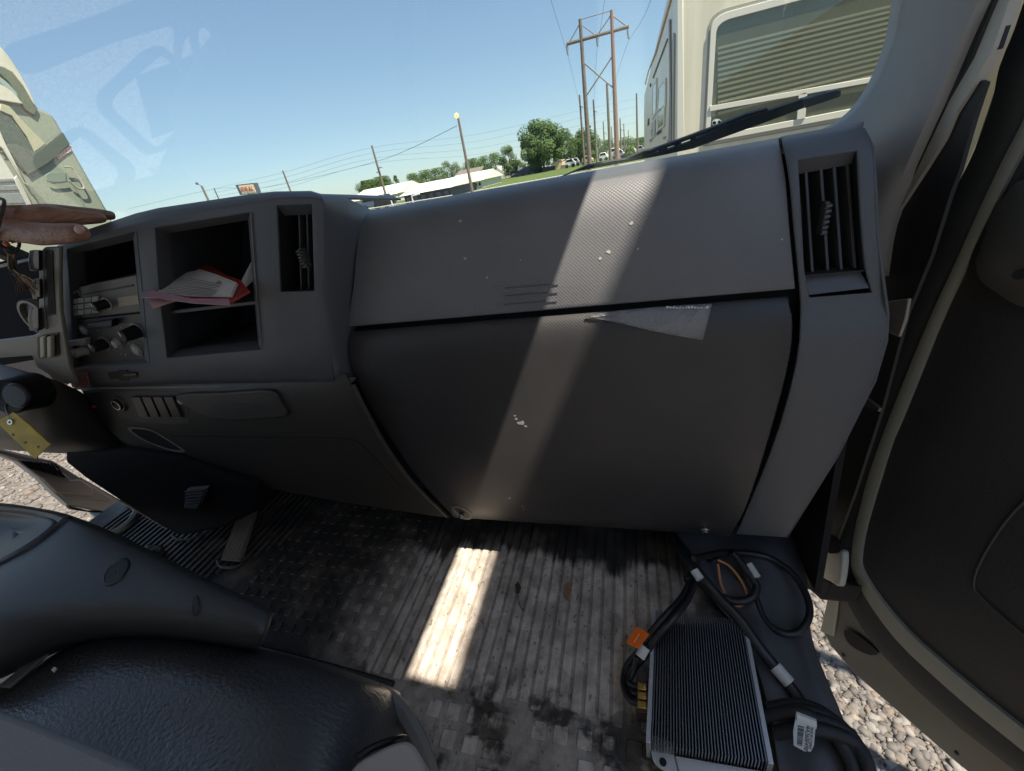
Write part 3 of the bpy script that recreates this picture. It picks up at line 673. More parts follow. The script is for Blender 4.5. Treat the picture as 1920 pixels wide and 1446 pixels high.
# right A pillar trim
pl = []
for (lx, ly), (rx, ry) in zip(cr([(1712, -120), (1693, 0), (1682, 60), (1656, 130), (1618, 192), (1570, 232), (1500, 262), (1440, 300)], 3), cr([(1900, -150), (1835, 0), (1800, 80), (1765, 165), (1725, 255), (1690, 335), (1655, 425), (1640, 520)], 3)):
    a = PL(lx, ly, wpt, wn); a -= V((0, .003, .002)); b = P(rx, ry, X=.335)
    r = []
    for i in range(9):
        u = i/8; p = a.lerp(b, u); d = p.normalized(); r.append(p-d*(.030*math.sin(u*math.pi)**.8))
    r.insert(0, a+V((.004, .04, 0))); r.append(b+V((.03, .0, 0))); pl.append(r)
grid_obj('pillar_trim', pl, mat('pillar trim grey', (.32, .32, .32), .75, bump=.0003, bscale=500), cab, smooth=True, solid=.002, off=0, angle=80)
# black window seal line around the glass
dp_, dn_ = V((.42, .60, 0)), V((-.851, -.525, 0))
def B(x, y, f=0, X=.345): return P(x, y, X=X-f)
SEAL = mat('black seal rubber', (.018, .020, .020), .55, bump=.0006, bscale=60)
prism('body_seal', [B(*p) for p in [(1832, -30), (1800, 80), (1745, 200), (1690, 330), (1640, 450), (1652, 450), (1700, 352), (1752, 242), (1776, 190), (1822, 110), (1880, -30)]], (.02, 0, 0), SEAL, cab, bevel=.002)
tube('seal_lip', [B(x, y, .006) for x, y in cr([(1818, -20), (1780, 90), (1742, 180), (1705, 262)], 5)], .004, mat('seal lip grey', (.07, .08, .08), .6), cab)
FL = mat('flange paint', (.46, .45, .41), .4)
prism('door_flange', [B(*p, -.002) for p in [(1868, -20), (1900, -20), (1862, 90), (1828, 155), (1790, 215), (1770, 262), (1740, 310), (1700, 372), (1655, 440), (1646, 450), (1700, 345), (1750, 240), (1774, 188), (1818, 108)]], (.01, 0, 0), FL, cab)
prism('body_jamb', [B(*p, -.006) for p in [(1893, -30), (1912, -30), (1872, 90), (1838, 132), (1834, 150), (1848, 155), (1825, 225), (1798, 320), (1781, 365), (1745, 480), (1700, 590), (1655, 760), (1600, 930), (1570, 1010), (1548, 1034), (1528, 1018), (1538, 905), (1560, 850), (1600, 770), (1640, 690), (1650, 560), (1650, 447), (1700, 360), (1740, 300), (1770, 250), (1790, 205), (1828, 145), (1862, 80)]], (.004, 0, 0), mat('jamb black', (.016, .016, .017), .6), cab)
prism('jamb_tab', [B(*p, .002) for p in [(1660, 566), (1703, 560), (1696, 600), (1684, 632), (1660, 620)]], (.004, 0, 0), CREAM, cab, bevel=.001)
prism('jamb_bracket', [B(*p, .002) for p in [(1622, 745), (1648, 765), (1646, 772), (1612, 758)]], (.004, 0, 0), mat('bracket dull', (.12, .11, .10), .5), cab)
prism('jamb_strip', [B(*p, .004) for p in [(1538, 903), (1502, 958), (1493, 1000), (1485, 1060), (1497, 1094), (1503, 1080), (1516, 1010), (1530, 950)]], (.01, 0, 0), CREAM, cab, bevel=.001)
hb = prism('hinge_bracket', [B(*p, .003) for p in cr([(1492, 1045), (1500, 1025), (1528, 1019), (1545, 1008), (1560, 1030), (1578, 1034), (1572, 1095), (1558, 1092), (1520, 1072), (1500, 1064)], 3, closed=True)], (.012, 0, 0), mat('hinge paint', (.36, .36, .33), .4, bump=.0003, bscale=40), cab, bevel=.003)
bm = bmesh.new(); cyl(bm, B(1541, 1064, .0035), (1, 0, 0), .0045, .002, 14); obj('hinge_hole', bm, BLACK, hb)
prism('hinge_cover', [B(*p, .006) for p in cr([(1528, 1010), (1545, 1000), (1565, 1008), (1575, 1032), (1555, 1038), (1538, 1024)], 2, closed=True)], (.004, 0, 0), DARK, cab, bevel=.001)
prism('hinge_box', [B(*p) for p in [(1500, 1064), (1558, 1094), (1548, 1122), (1538, 1124), (1518, 1106), (1500, 1100)]], (.05, 0, 0), DARK, cab, bevel=.002)
# ---------------------------------------------------------------- passenger door (stands open)
pdoor = thing('passenger_door', 'open black and cream passenger door with grey piping above the gravel', 'door', (.42, .60, -1.0))
def Dp(x, y, f=0): return PL(x, y, dp_+dn_*f, dn_)
Acv = [(1962, -90), (1925, -10), (1900, 60), (1874, 125), (1860, 190), (1835, 262), (1808, 322), (1780, 372), (1740, 470), (1692, 590), (1642, 745), (1600, 880), (1574, 985), (1566, 1050), (1580, 1112), (1640, 1210), (1760, 1332), (1935, 1470)]
Bcv = [(2050, -90), (2010, -10), (1975, 80), (1945, 160), (1920, 222), (1880, 300), (1835, 395), (1790, 495), (1745, 592), (1700, 700), (1655, 815), (1620, 920), (1597, 1030), (1607, 1092), (1680, 1200), (1800, 1312), (1935, 1422)]
Ccv = [(2085, -90), (2040, -10), (2000, 80), (1968, 165), (1940, 240), (1900, 315), (1855, 405), (1808, 505), (1764, 600), (1720, 710), (1676, 822), (1640, 928), (1615, 1030), (1624, 1084), (1700, 1182), (1820, 1288), (1935, 1380)]
sh = [(1541, 1182), (1562, 1094), (1576, 1060), (1600, 880), (1642, 745), (1740, 470), (1808, 330), (1874, 135), (1925, 0), (2200, -100), (2400, 1500), (2000, 1600), (1790, 1428), (1600, 1262), (1558, 1212)]
prism('door_shell', [Dp(*p, .0) for p in sh], -dn_*-.0-dn_*.035, mat('door paint', (.15, .14, .118), .4, col2=(.10, .092, .075), nscale=6), pdoor, bevel=.003)
def strip(name, A, Bb, f, th, m, parent, bevel=.0):
    a = cr(A, 4); b = cr(Bb, 4); n = min(len(a), len(b))
    def rs(l, n):
        return [l[int(round(i*(len(l)-1)/(n-1)))] for i in range(n)]
    a = rs(a, 60); b = rs(b, 60); rows = []
    for p, q in zip(a, b):
        P0, P1 = Dp(p.x, p.y, f), Dp(q.x, q.y, f)
        rows.append([P0-dn_*th, P0, P0.lerp(P1, .5)+dn_*th*.35, P1, P1-dn_*th])
    return grid_obj(name, rows, m, parent, angle=60)
strip('door_seal', Acv, Bcv, .012, .012, SEAL, pdoor)
strip('piping', Bcv, Ccv, .016, .006, mat('grey green piping', (.20, .20, .17), .55, bump=.0004, bscale=200), pdoor)
prism('seal_plug', [Dp(*p, .004) for p in cr([(1585, 1180), (1600, 1182), (1625, 1200), (1650, 1222), (1635, 1228), (1605, 1215), (1588, 1198)], 2, closed=True)], dn_*.004, BLACK, pdoor, bevel=.001)
bm = bmesh.new(); cyl(bm, Dp(1581, 1228, .001), dn_, .0035, .002, 12); cyl(bm, Dp(1793, 1412, .001), dn_, .003, .002, 12); obj('drain_hole', bm, BLACK, pdoor)
# hollow edge flange of the shell
prism('shell_edge', [Dp(*p, .002) for p in [(1541, 1182), (1562, 1094), (1578, 1098), (1572, 1150), (1566, 1192)]], dn_*.006, mat('edge paint', (.30, .28, .22), .5), pdoor, bevel=.002)
rows = []
cc = cr(Ccv, 3)
for p in cc:
    r = []
    for i in range(15):
        x = p.x+(2330-p.x)*(i/14)**1.25; y = p.y+(560-p.y)*(.0)*i
        d = 0
        u = ((x-2020)/215)**2+((y-470)/120)**2
        if u < 1: d += .055*(1-u)**1.2
        e = math.exp(-((y-(835+.0018*(x-1700)**2*.3))/28)**2); d += .004*e
        r.append(Dp(x, y, .010+d))
    r.insert(0, r[0]-dn_*.01); rows.append(r)
grid_obj('trim_panel', rows, mat('door trim black', (.020, .019, .019), .48, bump=.0004, bscale=260), pdoor, angle=70)
ar = [(1836, 522), (1831, 480), (1850, 420), (1880, 372), (1925, 334), (2060, 320), (2080, 460), (2060, 600), (1925, 578), (1870, 550)]
arp = cr(ar, 4, closed=True); arc = V((1965, 465)); rows = []
for j in range(12):
    s = 1-j/11*.985; rows.append([Dp(*(arc+(V(p)-arc)*s), .018+.050*(1-s**2.2)) for p in arp])
grid_obj('armrest', rows, mat('armrest highlight grey', (.075, .071, .063), .5, bump=.0004, bscale=200), pdoor, closed=True, angle=80)  # lighter grey than the trim, painting in the highlight on the armrest
bm = bmesh.new(); cyl(bm, Dp(1912, 515, .062), dn_, .005, .004, 16); obj('armrest_screw', bm, BLACK, pdoor)
tube('pocket_edge', [Dp(x, y, .011) for x, y in cr([(1990, 880), (1900, 960), (1845, 1040), (1826, 1092), (1840, 1120), (1920, 1190), (2000, 1250)], 5)], .0022, mat('door trim black', (.05, .05, .05), .5), pdoor)
DG = glass('door glass', (.75, .8, .78))
prism('door_window', [Dp(*p, -.012) for p in [(1905, -60), (1840, 140), (1790, 330), (1800, 340), (1860, 200), (1900, 80), (1950, -60)]], dn_*.003, DG, pdoor)
# ---------------------------------------------------------------- driver's door seen through the far doorway
ddoor = thing('driver_door', 'open driver door lower edge with ribbed speaker grille above the sunlit gravel', 'door', (-1.75, .7, -1.0))
def Z8(x, y, f=0): return P(x*.3043, 680+y*.3043, X=-1.78+f)
TAUPE = mat('taupe door trim', (.28, .25, .22), .5); TAUPE2 = mat('warm door trim', (.36, .29, .23), .45)
prism('door_shell', [Z8(*p) for p in [(-200, 480), (0, 540), (330, 612), (500, 716), (740, 850), (772, 885), (752, 925), (690, 932), (420, 880), (350, 820), (240, 712), (110, 612), (0, 570), (-200, 500)]], (-.03, 0, 0), CREAM, ddoor, bevel=.003)
prism('trim_panel', [Z8(*p, .006) for p in [(-200, 470), (0, 530), (330, 606), (500, 712), (690, 838), (680, 858), (400, 835), (250, 712), (110, 606), (0, 566)]], (-.01, 0, 0), TAUPE, ddoor, bevel=.003)
prism('map_pocket', [Z8(*p, .012) for p in [(260, 712), (440, 722), (500, 720), (575, 772), (582, 812), (560, 824), (345, 800)]], (-.01, 0, 0), TAUPE2, ddoor, bevel=.004)
prism('arm_edge', [Z8(*p, .03) for p in [(-200, 470), (0, 535), (180, 580), (330, 606), (250, 616), (120, 600), (0, 562)]], (-.01, 0, 0), TAUPE2, ddoor, bevel=.003)
gr = prism('speaker_grille', [Z8(*p, .014) for p in [(95, 598), (300, 616), (430, 708), (440, 738), (360, 748), (250, 708)]], (-.01, 0, 0), TAUPE, ddoor, bevel=.003)
for k in range(11):
    x0 = 115+k*22; prism('grille_rib', [Z8(x0, 602+k*2, .018), Z8(x0+9, 602+k*2, .018), Z8(x0+9+62, 652+k*6, .018), Z8(x0+62, 652+k*6, .018)], (-.004, 0, 0), BLACK, gr)
prism('door_seal', [Z8(*p, .004) for p in [(770, 870), (780, 900), (755, 935), (640, 935), (440, 905), (420, 880), (560, 915), (720, 925), (750, 910)]], (-.02, 0, 0), BLACK, ddoor, bevel=.003)
# sill of the driver side
prism('sill', [P(x, y, Z=FZ-.005) for x, y in [(165, 960), (235, 962), (262, 950), (240, 985), (196, 1002), (196, 985)]], (0, 0, -.05), CREAM, cab, bevel=.004)
tube('sill_seal', [P(x, y, Z=FZ+.01) for x, y in cr([(237, 940), (258, 955), (240, 985), (205, 1003)], 5)], .012, mat('seal olive', (.2, .2, .16), .5), cab)
# heater box / dark knee panel under the column, pedals
foot = thing('steering_box_cover', 'black boot cover under the steering column above the brake pedal', 'cover', tuple(P(250, 940, Y=.62)))
pts = [(120, 846), (150, 848), (245, 842), (330, 856), (400, 886), (470, 912), (485, 960), (420, 990), (370, 1002), (335, 1006), (310, 992), (230, 944), (160, 898), (120, 866)]
prism('boot_cover', [P(x, y, Y=.50) for x, y in pts], (0, .12, 0), mat('boot black', (.007, .007, .008), .8, spec=.2), foot, bevel=.010)
tube('cover_edge', [P(x, y, Y=.497) for x, y in cr([(150, 896), (230, 942), (312, 992)], 5)], .0014, mat('edge copper', (.42, .28, .18), .4), foot)
tube('cover_rim', [P(x, y, Z=FZ+.012) for x, y in cr([(322, 1004), (335, 1012), (360, 1010), (400, 992), (430, 975)], 5)], .003, LOW, foot)
ped = thing('accelerator_pedal', 'long ribbed accelerator pedal hinged on the driver floor', 'pedal', tuple(P(430, 1060, Z=FZ)))
a, b, c_, d_ = P(467, 912, Y=.66), P(491, 915, Y=.66), P(447, 1052, Z=FZ+.02), P(414, 1050, Z=FZ+.02)
bm = bmesh.new(); add_prism(bm, [a, b, c_, d_], (0, .006, -.012)); obj('pedal_pad', bm, mat('pedal rubber', (.22, .20, .17), .6, bump=.001, bscale=120), ped, bevel=.002)
nrm = (b-a).cross(d_-a).normalized(); nrm = nrm if nrm.y < 0 else -nrm
for k in range(7):
    u = (k+.5)/7; tube('pedal_rib', [a.lerp(b, u)+nrm*.0015, d_.lerp(c_, u)+nrm*.0015], .0018, mat('pedal rib', (.30, .27, .23), .6), ped, seg=6)
tube('pedal_base', [P(x, y, Z=FZ+.012) for x, y in cr([(408, 1052), (414, 1062), (438, 1064), (452, 1058), (452, 1050), (440, 1046)], 4)], .004, LOW, ped)
brk = thing('brake_pedal', 'small ribbed brake pedal in the dark footwell', 'pedal', tuple(P(368, 930, Y=.59)))
prism('pedal_pad', [P(x, y, Y=.488) for x, y in [(350, 918), (388, 915), (376, 944), (368, 955), (344, 953)]], (0, .01, 0), mat('pedal grey', (.12, .115, .11), .5), brk, bevel=.002)
for k in range(6):
    tube('pedal_rib', [P(347+k*.2, 922+k*5.4, Y=.486), P(384-k*2, 919+k*5.4, Y=.486)], .0018, BLACK, brk, seg=6)
tube('pedal_arm', [P(370, 930, Y=.495), P(372, 915, Y=.52), P(380, 900, Y=.55)], .008, BLACK, brk)
box('column_bracket', tuple(P(355, 880, Y=.62)), (.07, .004, .012), mat('zinc', (.45, .44, .42), .4, metal=.6), cab, rot=Matrix.Rotation(.35, 3, 'Y'))
box('column_bolt', tuple(P(432, 892, Y=.62)), (.05, .004, .008), mat('zinc', (.45, .44, .42), .4), cab, rot=Matrix.Rotation(.35, 3, 'Y'))
# ---------------------------------------------------------------- folded middle seat console and seat cushion
def Pz(x, y, z): return P(x, y, Z=z)
cons_t = thing('centre_console', 'folded seat back console in black plastic with a cup tray and finger slots', 'console', tuple(Pz(250, 1100, -.6)))
CR_ = [
 [(-45, 945, -.62), (10, 944, -.62), (88, 958, -.62), (130, 966, -.62), (240, 1012, -.62), (375, 1086, -.62), (508, 1142, -.62), (512, 1160, -.62)],
 [(-45, 945, -.36), (10, 944, -.36), (88, 958, -.352), (130, 966, -.336), (240, 1012, -.336), (375, 1086, -.340), (500, 1140, -.345), (509, 1152, -.36)],
 [(-45, 952, -.355), (6, 951, -.355), (84, 963, -.347), (122, 972, -.331), (232, 1022, -.330), (368, 1094, -.335), (496, 1150, -.342), (507, 1160, -.36)],
 [(-45, 965, -.40), (0, 965, -.40), (78, 972, -.39), (108, 978, -.328), (222, 1036, -.327), (358, 1106, -.333), (492, 1164, -.342), (503, 1172, -.36)],
 [(-52, 1030, -.405), (-18, 1020, -.405), (30, 1008, -.395), (62, 1012, -.326), (190, 1068, -.325), (345, 1126, -.334), (488, 1180, -.345), (498, 1186, -.36)],
 [(-62, 1090, -.40), (-40, 1070, -.40), (-25, 1050, -.39), (0, 1055, -.326), (130, 1120, -.328), (330, 1150, -.342), (484, 1195, -.355), (492, 1200, -.37)],
 [(-70, 1160, -.34), (-58, 1140, -.34), (-90, 1120, -.336), (-40, 1130, -.330), (90, 1160, -.338), (310, 1168, -.365), (480, 1206, -.385), (488, 1210, -.39)],
 [(-77, 1290, -.36), (-72, 1280, -.36), (-100, 1270, -.36), (-20, 1262, -.36), (120, 1192, -.39), (290, 1182, -.405), (478, 1214, -.41), (485, 1216, -.42)],
 [(-84, 1330, -.43), (-72, 1320, -.43), (-100, 1300, -.43), (0, 1280, -.43), (140, 1196, -.43), (285, 1188, -.43), (476, 1218, -.44), (485, 1222, -.45)]]
CONM = mat('console plastic', (.037, .038, .041), .5, bump=.0003, bscale=600)
grid_obj('console_body', [[Pz(*p) for p in r] for r in CR_], CONM, cons_t, sub=2, solid=.003, off=-1)
CB = [o for o in C.objects if o.name.startswith('console_body')][0]
bpy.context.view_layer.update(); _dg = bpy.context.evaluated_depsgraph_get(); _ev = CB.evaluated_get(_dg)
def surf(x, y, lift=.0008, ev=None, ob=None):
    ev = ev or _ev; ob = ob or CB; d = ray(x, y).normalized(); base = wloc(ob)
    hit, loc, nn, _ = ev.ray_cast(-base, d)
    return (loc+base)-d*lift if hit else Pz(x, y, -.33)
def decal_patch(name, px, m, parent, lift=.0015, rings=7, f=None):
    c = sum((V(p) for p in px), V((0, 0)))/len(px); rows = []
    for j in range(rings):
        s = 1-j/(rings-1)*.985
        rows.append([(f or (lambda x, y, s: surf(x, y, lift)))(*(c+(V(p)-c)*s), s) for p in px])
    return grid_obj(name, rows, m, parent, closed=True, angle=80, solid=.0006, off=0)
decal_patch('cup_tray_shade', cr([(-40, 963), (10, 960), (74, 968), (100, 974), (104, 984), (72, 1010), (34, 1034), (4, 1050), (-40, 1070)], 4, closed=True), mat('tray shade', (.016, .017, .019), .5), cons_t)  # dark patch on the surface paints the shade inside the tray
tube('tray_ridge', [surf(x, y, .001) for x, y in cr([(128, 972), (112, 985), (78, 1012), (40, 1037), (0, 1058), (-40, 1078)], 5)], .005, CONM, cons_t)
for cx_, cy_, ax, ay, rot in ((219, 1071, 15, 32, .75), (366, 1135, 6, 19, .15)):
    e = []; ep = []
    for i in range(20):
        t = i*2*math.pi/20; u, v_ = ax*math.cos(t), ay*math.sin(t)
        ep.append(V((cx_+u*math.cos(rot)-v_*math.sin(rot), cy_+u*math.sin(rot)+v_*math.cos(rot)))); e.append(surf(*ep[-1]))
    decal_patch('finger_slot_shade', ep, mat('slot shade', (.012, .013, .015), .6), cons_t)  # flat dark ellipse painted as the shade of a recess
    tube('slot_rim', [e[i] for i in range(0, 11)], .0014, CONM, cons_t, seg=6)
seat = thing('bench_seat', 'worn black leatherette seat cushion beside the folded console', 'seat', (-.5, 0, -.6))
LEA = mat('black leatherette', (.058, .060, .065), .33, col2=(.045, .047, .052), nscale=6, bump=.0011, bscale=190, stretch=(1, 1.7, 1), spec=.6)
SR = [
 [(-60, 1290, -.56), (40, 1255, -.56), (165, 1176, -.56), (300, 1184, -.56), (480, 1212, -.56), (620, 1248, -.60), (738, 1288, -.66), (752, 1300, -.68)],
 [(-60, 1292, -.44), (40, 1258, -.44), (162, 1180, -.43), (300, 1184, -.425), (480, 1214, -.425), (620, 1250, -.43), (732, 1289, -.455), (750, 1302, -.60)],
 [(-60, 1305, -.425), (38, 1270, -.425), (165, 1192, -.412), (300, 1196, -.405), (478, 1226, -.405), (615, 1262, -.41), (722, 1298, -.44), (755, 1318, -.58)],
 [(-80, 1350, -.42), (20, 1320, -.415), (160, 1235, -.395), (300, 1235, -.39), (470, 1262, -.39), (600, 1290, -.40), (712, 1325, -.43), (765, 1350, -.57)],
 [(-100, 1400, -.42), (0, 1370, -.415), (150, 1300, -.40), (290, 1300, -.395), (450, 1315, -.385), (585, 1338, -.39), (698, 1368, -.425), (760, 1390, -.57)],
 [(-120, 1480, -.42), (-20, 1440, -.415), (130, 1390, -.41), (280, 1390, -.41), (440, 1390, -.39), (570, 1400, -.385), (680, 1412, -.42), (740, 1440, -.57)],
 [(-140, 1620, -.42), (-40, 1560, -.42), (110, 1540, -.41), (260, 1540, -.41), (420, 1540, -.39), (550, 1540, -.385), (650, 1540, -.42), (700, 1560, -.57)],
 [(-200, 1900, -.42), (-100, 1850, -.42), (60, 1850, -.41), (230, 1850, -.41), (400, 1850, -.39), (540, 1850, -.385), (640, 1850, -.42), (690, 1880, -.57)]]
for x0, x1 in ((-.86, -.33), (-.30, .24), (-1.45, -.92)):
    bm = bmesh.new(); add_box(bm, ((x0+x1)/2, -.42, -.06), (x1-x0, .14, .76), Matrix.Rotation(.16, 3, 'X')); obj('backrest', bm, mat('pale bounce seat cloth', (.62, .60, .57), .9), seat, bevel=.05, seg=4)  # unseen backrests, coloured pale to bounce sunlight into the cab
grid_obj('cushion', [[Pz(*p) for p in r] for r in SR], LEA, seat, sub=3)
prism('hinge_shield', [Pz(x, y, -.40) for x, y in cr([(640, 1470), (668, 1430), (705, 1408), (745, 1390), (770, 1392), (790, 1420), (808, 1470)], 3)], (0, 0, -.16), mat('beige plastic shield', (.36, .33, .30), .5), seat, bevel=.006)
tube('seat_belt_strap', [Pz(x, y, z) for x, y, z in cr([(705, 1300, -.50), (745, 1325, -.52), (775, 1370, -.53), (800, 1430, -.56), (820, 1500, -.6)], 5)], .010, mat('grey strap', (.16, .155, .15), .6), seat)
tube('seam', [Pz(x, y, z) for x, y, z in cr([(668, 1422, -.40), (700, 1402, -.405), (745, 1386, -.42), (760, 1385, -.45)], 5)], .003, BLACK, seat)
bk = thing('folded_seat_back', 'plain grey folded seat back panel in the bottom left corner', 'seat back', tuple(Pz(50, 1460, -.3)))
prism('back_panel', [Pz(x, y, -.27) for x, y in [(-300, 1240), (0, 1332), (60, 1352), (160, 1392), (240, 1428), (300, 1460), (300, 1700), (-300, 1700)]], (0, 0, -.03), mat('grey seat back', (.21, .215, .225), .6, bump=.0003, bscale=500), bk, bevel=.004)
crk = prism('torn_edge', [Pz(x, y, -.415) for x, y in [(0, 1290), (35, 1262), (50, 1240), (80, 1222), (105, 1212), (95, 1228), (70, 1248), (48, 1268), (20, 1292)]], (0, 0, .004), mat('torn lining', (.16, .16, .15), .8, bump=.002, bscale=90), seat, bevel=.001)
prism('lint', [Pz(x, y, -.395) for x, y in [(98, 1258), (104, 1252), (108, 1254), (102, 1262)]], (0, 0, .002), WHITE, seat)
# ---------------------------------------------------------------- finned module on the floor
mod = thing('finned_module', 'black finned heatsink module with silver edges lying on the floor mat', 'module', tuple(P(1320, 1280, Z=FZ)))
tz = FZ+.055
tl, tr, br_, bl = P(1230, 1143, Z=tz), P(1392, 1163, Z=tz), P(1441, 1430, Z=tz), P(1220, 1392, Z=tz)
def dn(p, d): return V((p.x, p.y, p.z-d))
BLKM = mat('anodised black', (.035, .037, .043), .35, metal=.3)
bm = bmesh.new(); add_prism(bm, [dn(p, .030) for p in (tl, tr, br_, bl)], (0, 0, -.022)); obj('case', bm, BLKM, mod, bevel=.001)
bm = bmesh.new(); N_ = 36
for k in range(N_):
    u = (k+.5)/N_; a, b = tl.lerp(tr, u), bl.lerp(br_, u); dx = V(((tr-tl).x/N_*.19, 0, 0))
    add_prism(bm, [a-dx, a+dx, b+dx, b-dx], (0, 0, -.030))
obj('cooling_fins', bm, mat('fin metal', (.24, .25, .27), .3, metal=.8), mod)
SILV = mat('silver metal', (.62, .63, .65), .35, metal=.6)
for a, b in ((tl, bl), (tr, br_)):
    s = -1 if a is tl else 1; dx = V((.006*s, 0, 0))
    bm = bmesh.new(); add_prism(bm, [dn(a, .002), dn(a+dx, .002), dn(b+dx, .002), dn(b, .002)], (0, 0, -.045)); obj('side_rail', bm, SILV, mod, bevel=.0008)
e1, e2 = dn(bl, .022), dn(br_, .022)
bm = bmesh.new(); add_prism(bm, [e1.lerp(e2, .22)+V((0, -.001, 0)), e1.lerp(e2, .97)+V((0, -.001, 0)), e1.lerp(e2, .97)+V((0, -.055, 0)), e1.lerp(e2, .30)+V((0, -.055, 0))], (0, 0, -.012)); obj('end_plate', bm, SILV, mod, bevel=.001)
br = prism('mounting_ear', [P(x, y, Z=FZ+.030) for x, y in cr([(1222, 1378), (1245, 1384), (1262, 1392), (1266, 1420), (1270, 1450), (1242, 1442), (1225, 1425), (1221, 1400)], 3, closed=True)], (0, 0, -.006), SILV, mod, bevel=.0015)
bm = bmesh.new(); cyl(bm, P(1243, 1429, Z=FZ+.0305), (0, 0, 1), .0045, .002, 16); obj('ear_hole', bm, BLACK, br)
blk = box('terminal_block', tuple(P(1208, 1305, Z=FZ+.025)), (.020, .055, .03), mat('terminal brown', (.05, .04, .035), .5), mod, bevel=.002)
for k in range(3):
    bm = bmesh.new(); c = P(1204, 1289+k*17, Z=FZ+.042); add_box(bm, c, (.012, .009, .006)); cyl(bm, c+V((.002, 0, .004)), (0, 0, 1), .0035, .004, 8)
    obj('brass_terminal', bm, mat('brass', (.65, .45, .15), .3, metal=1), blk, bevel=.0006)
# wiring
CBL = mat('black cable', (.016, .016, .017), .38)
har = thing('wiring_harness', 'tangle of black cables falling from under the dash onto the floor mat', 'wiring', tuple(P(1290, 1080, Z=FZ)))
def cable(name, pts, r, m=CBL, parent=har, seg=10):
    return tube(name, [P(x, y, Z=FZ+z) for x, y, z in cr(pts, 6)], r, m, parent, seg=seg)
cable('cable', [(1262, 996, .03), (1275, 1040, .06), (1295, 1075, .07), (1282, 1115, .075), (1252, 1150, .085), (1222, 1185, .07), (1198, 1222, .04), (1175, 1250, .02), (1170, 1285, .02), (1182, 1312, .03), (1202, 1318, .035)], .0052)
cable('cable', [(1270, 998, .03), (1288, 1040, .06), (1305, 1072, .07), (1292, 1120, .08), (1262, 1160, .09), (1230, 1195, .07), (1205, 1235, .04), (1180, 1262, .02), (1180, 1290, .02), (1190, 1300, .03), (1204, 1302, .035)], .0052)
cable('cable', [(1195, 1232, .045), (1186, 1262, .03), (1180, 1280, .03), (1192, 1287, .035), (1206, 1288, .035)], .0045)
cable('thick_cable', [(1258, 994, .03), (1280, 1035, .07), (1310, 1075, .08), (1345, 1118, .07), (1385, 1160, .06), (1420, 1210, .045), (1452, 1250, .03), (1490, 1300, .02), (1520, 1345, .02)], .0085)
cable('loop_cable', [(1300, 1048, .09), (1360, 1036, .06), (1430, 1042, .04), (1480, 1070, .035), (1510, 1112, .03), (1518, 1152, .025), (1500, 1183, .02), (1470, 1188, .02), (1435, 1165, .02), (1415, 1115, .03), (1392, 1060, .05), (1372, 1035, .07)], .0055)
cable('loop_cable', [(1378, 1040, .06), (1400, 1070, .05), (1418, 1098, .04), (1410, 1120, .035), (1382, 1128, .035), (1345, 1115, .05), (1310, 1090, .06), (1292, 1060, .08)], .0065)
cable('copper_wire', [(1346, 1050, .05), (1368, 1062, .045), (1390, 1090, .035), (1400, 1118, .03), (1388, 1136, .03), (1368, 1128, .03), (1352, 1095, .035), (1346, 1058, .05)], .0022, mat('copper wire', (.55, .22, .08), .4))
for k, (dx, dy) in enumerate(((0, 0), (14, 10), (28, 24), (-12, 14), (42, 44))):
    cable('bundle_cable', [(1440+dx*.4, 1330+dy, .02), (1500+dx*.5, 1322+dy, .03+.004*k), (1555+dx, 1345+dy, .035), (1592+dx*.8, 1390+dy, .03), (1612+dx*.5, 1450+dy, .02), (1620+dx*.4, 1520+dy, .02)], .0085, mat('cable sleeve', (.02, .02, .021), .6, bump=.001, bscale=80))
for c, r in (((1285, 1042, .06), .013), ((1302, 1056, .07), .010), ((1290, 1085, .075), .009), ((1345, 1040, .05), .010), ((1330, 1048, .04), .008)):
    bm = bmesh.new(); add_box(bm, P(c[0], c[1], Z=FZ+c[2]), (r*1.6, r, r*1.5), Matrix.Rotation(.5, 3, 'Z')); obj('connector_block', bm, BLACK, har, bevel=.003)
TAG = mat('pale label', (.58, .58, .54), .6)
cable('cable_label', [(1404, 1058, .055), (1420, 1083, .048)], .0062, TAG)
cable('cable_label', [(1302, 1070, .098), (1313, 1086, .094)], .0070, TAG)
cable('cable_label', [(1200, 1232, .052), (1210, 1213, .06)], .0075, TAG)
cable('cable_label', [(1453, 1250, .033), (1480, 1281, .026)], .0092, TAG)
ot = thing('orange_tag', 'bright orange plastic tag on the cables left of the module', 'tag', tuple(P(1195, 1198, Z=FZ+.07)))
pts = [(1174, 1206), (1192, 1176), (1206, 1181), (1218, 1190), (1197, 1217)]
prism('tag_sheet', [P(x, y, Z=FZ+.085-(.012 if i in (2, 3) else 0)) for i, (x, y) in enumerate(pts)], (0, 0, .001), mat('orange tag', (.85, .16, .015), .4), ot, bevel=.0004)
prism('tag_crease', [P(x, y, Z=FZ+.0868) for x, y in [(1188, 1204), (1198, 1188), (1199.5, 1189), (1189.5, 1205)]], (0, 0, .0004), mat('orange light', (.9, .42, .25), .4), ot)
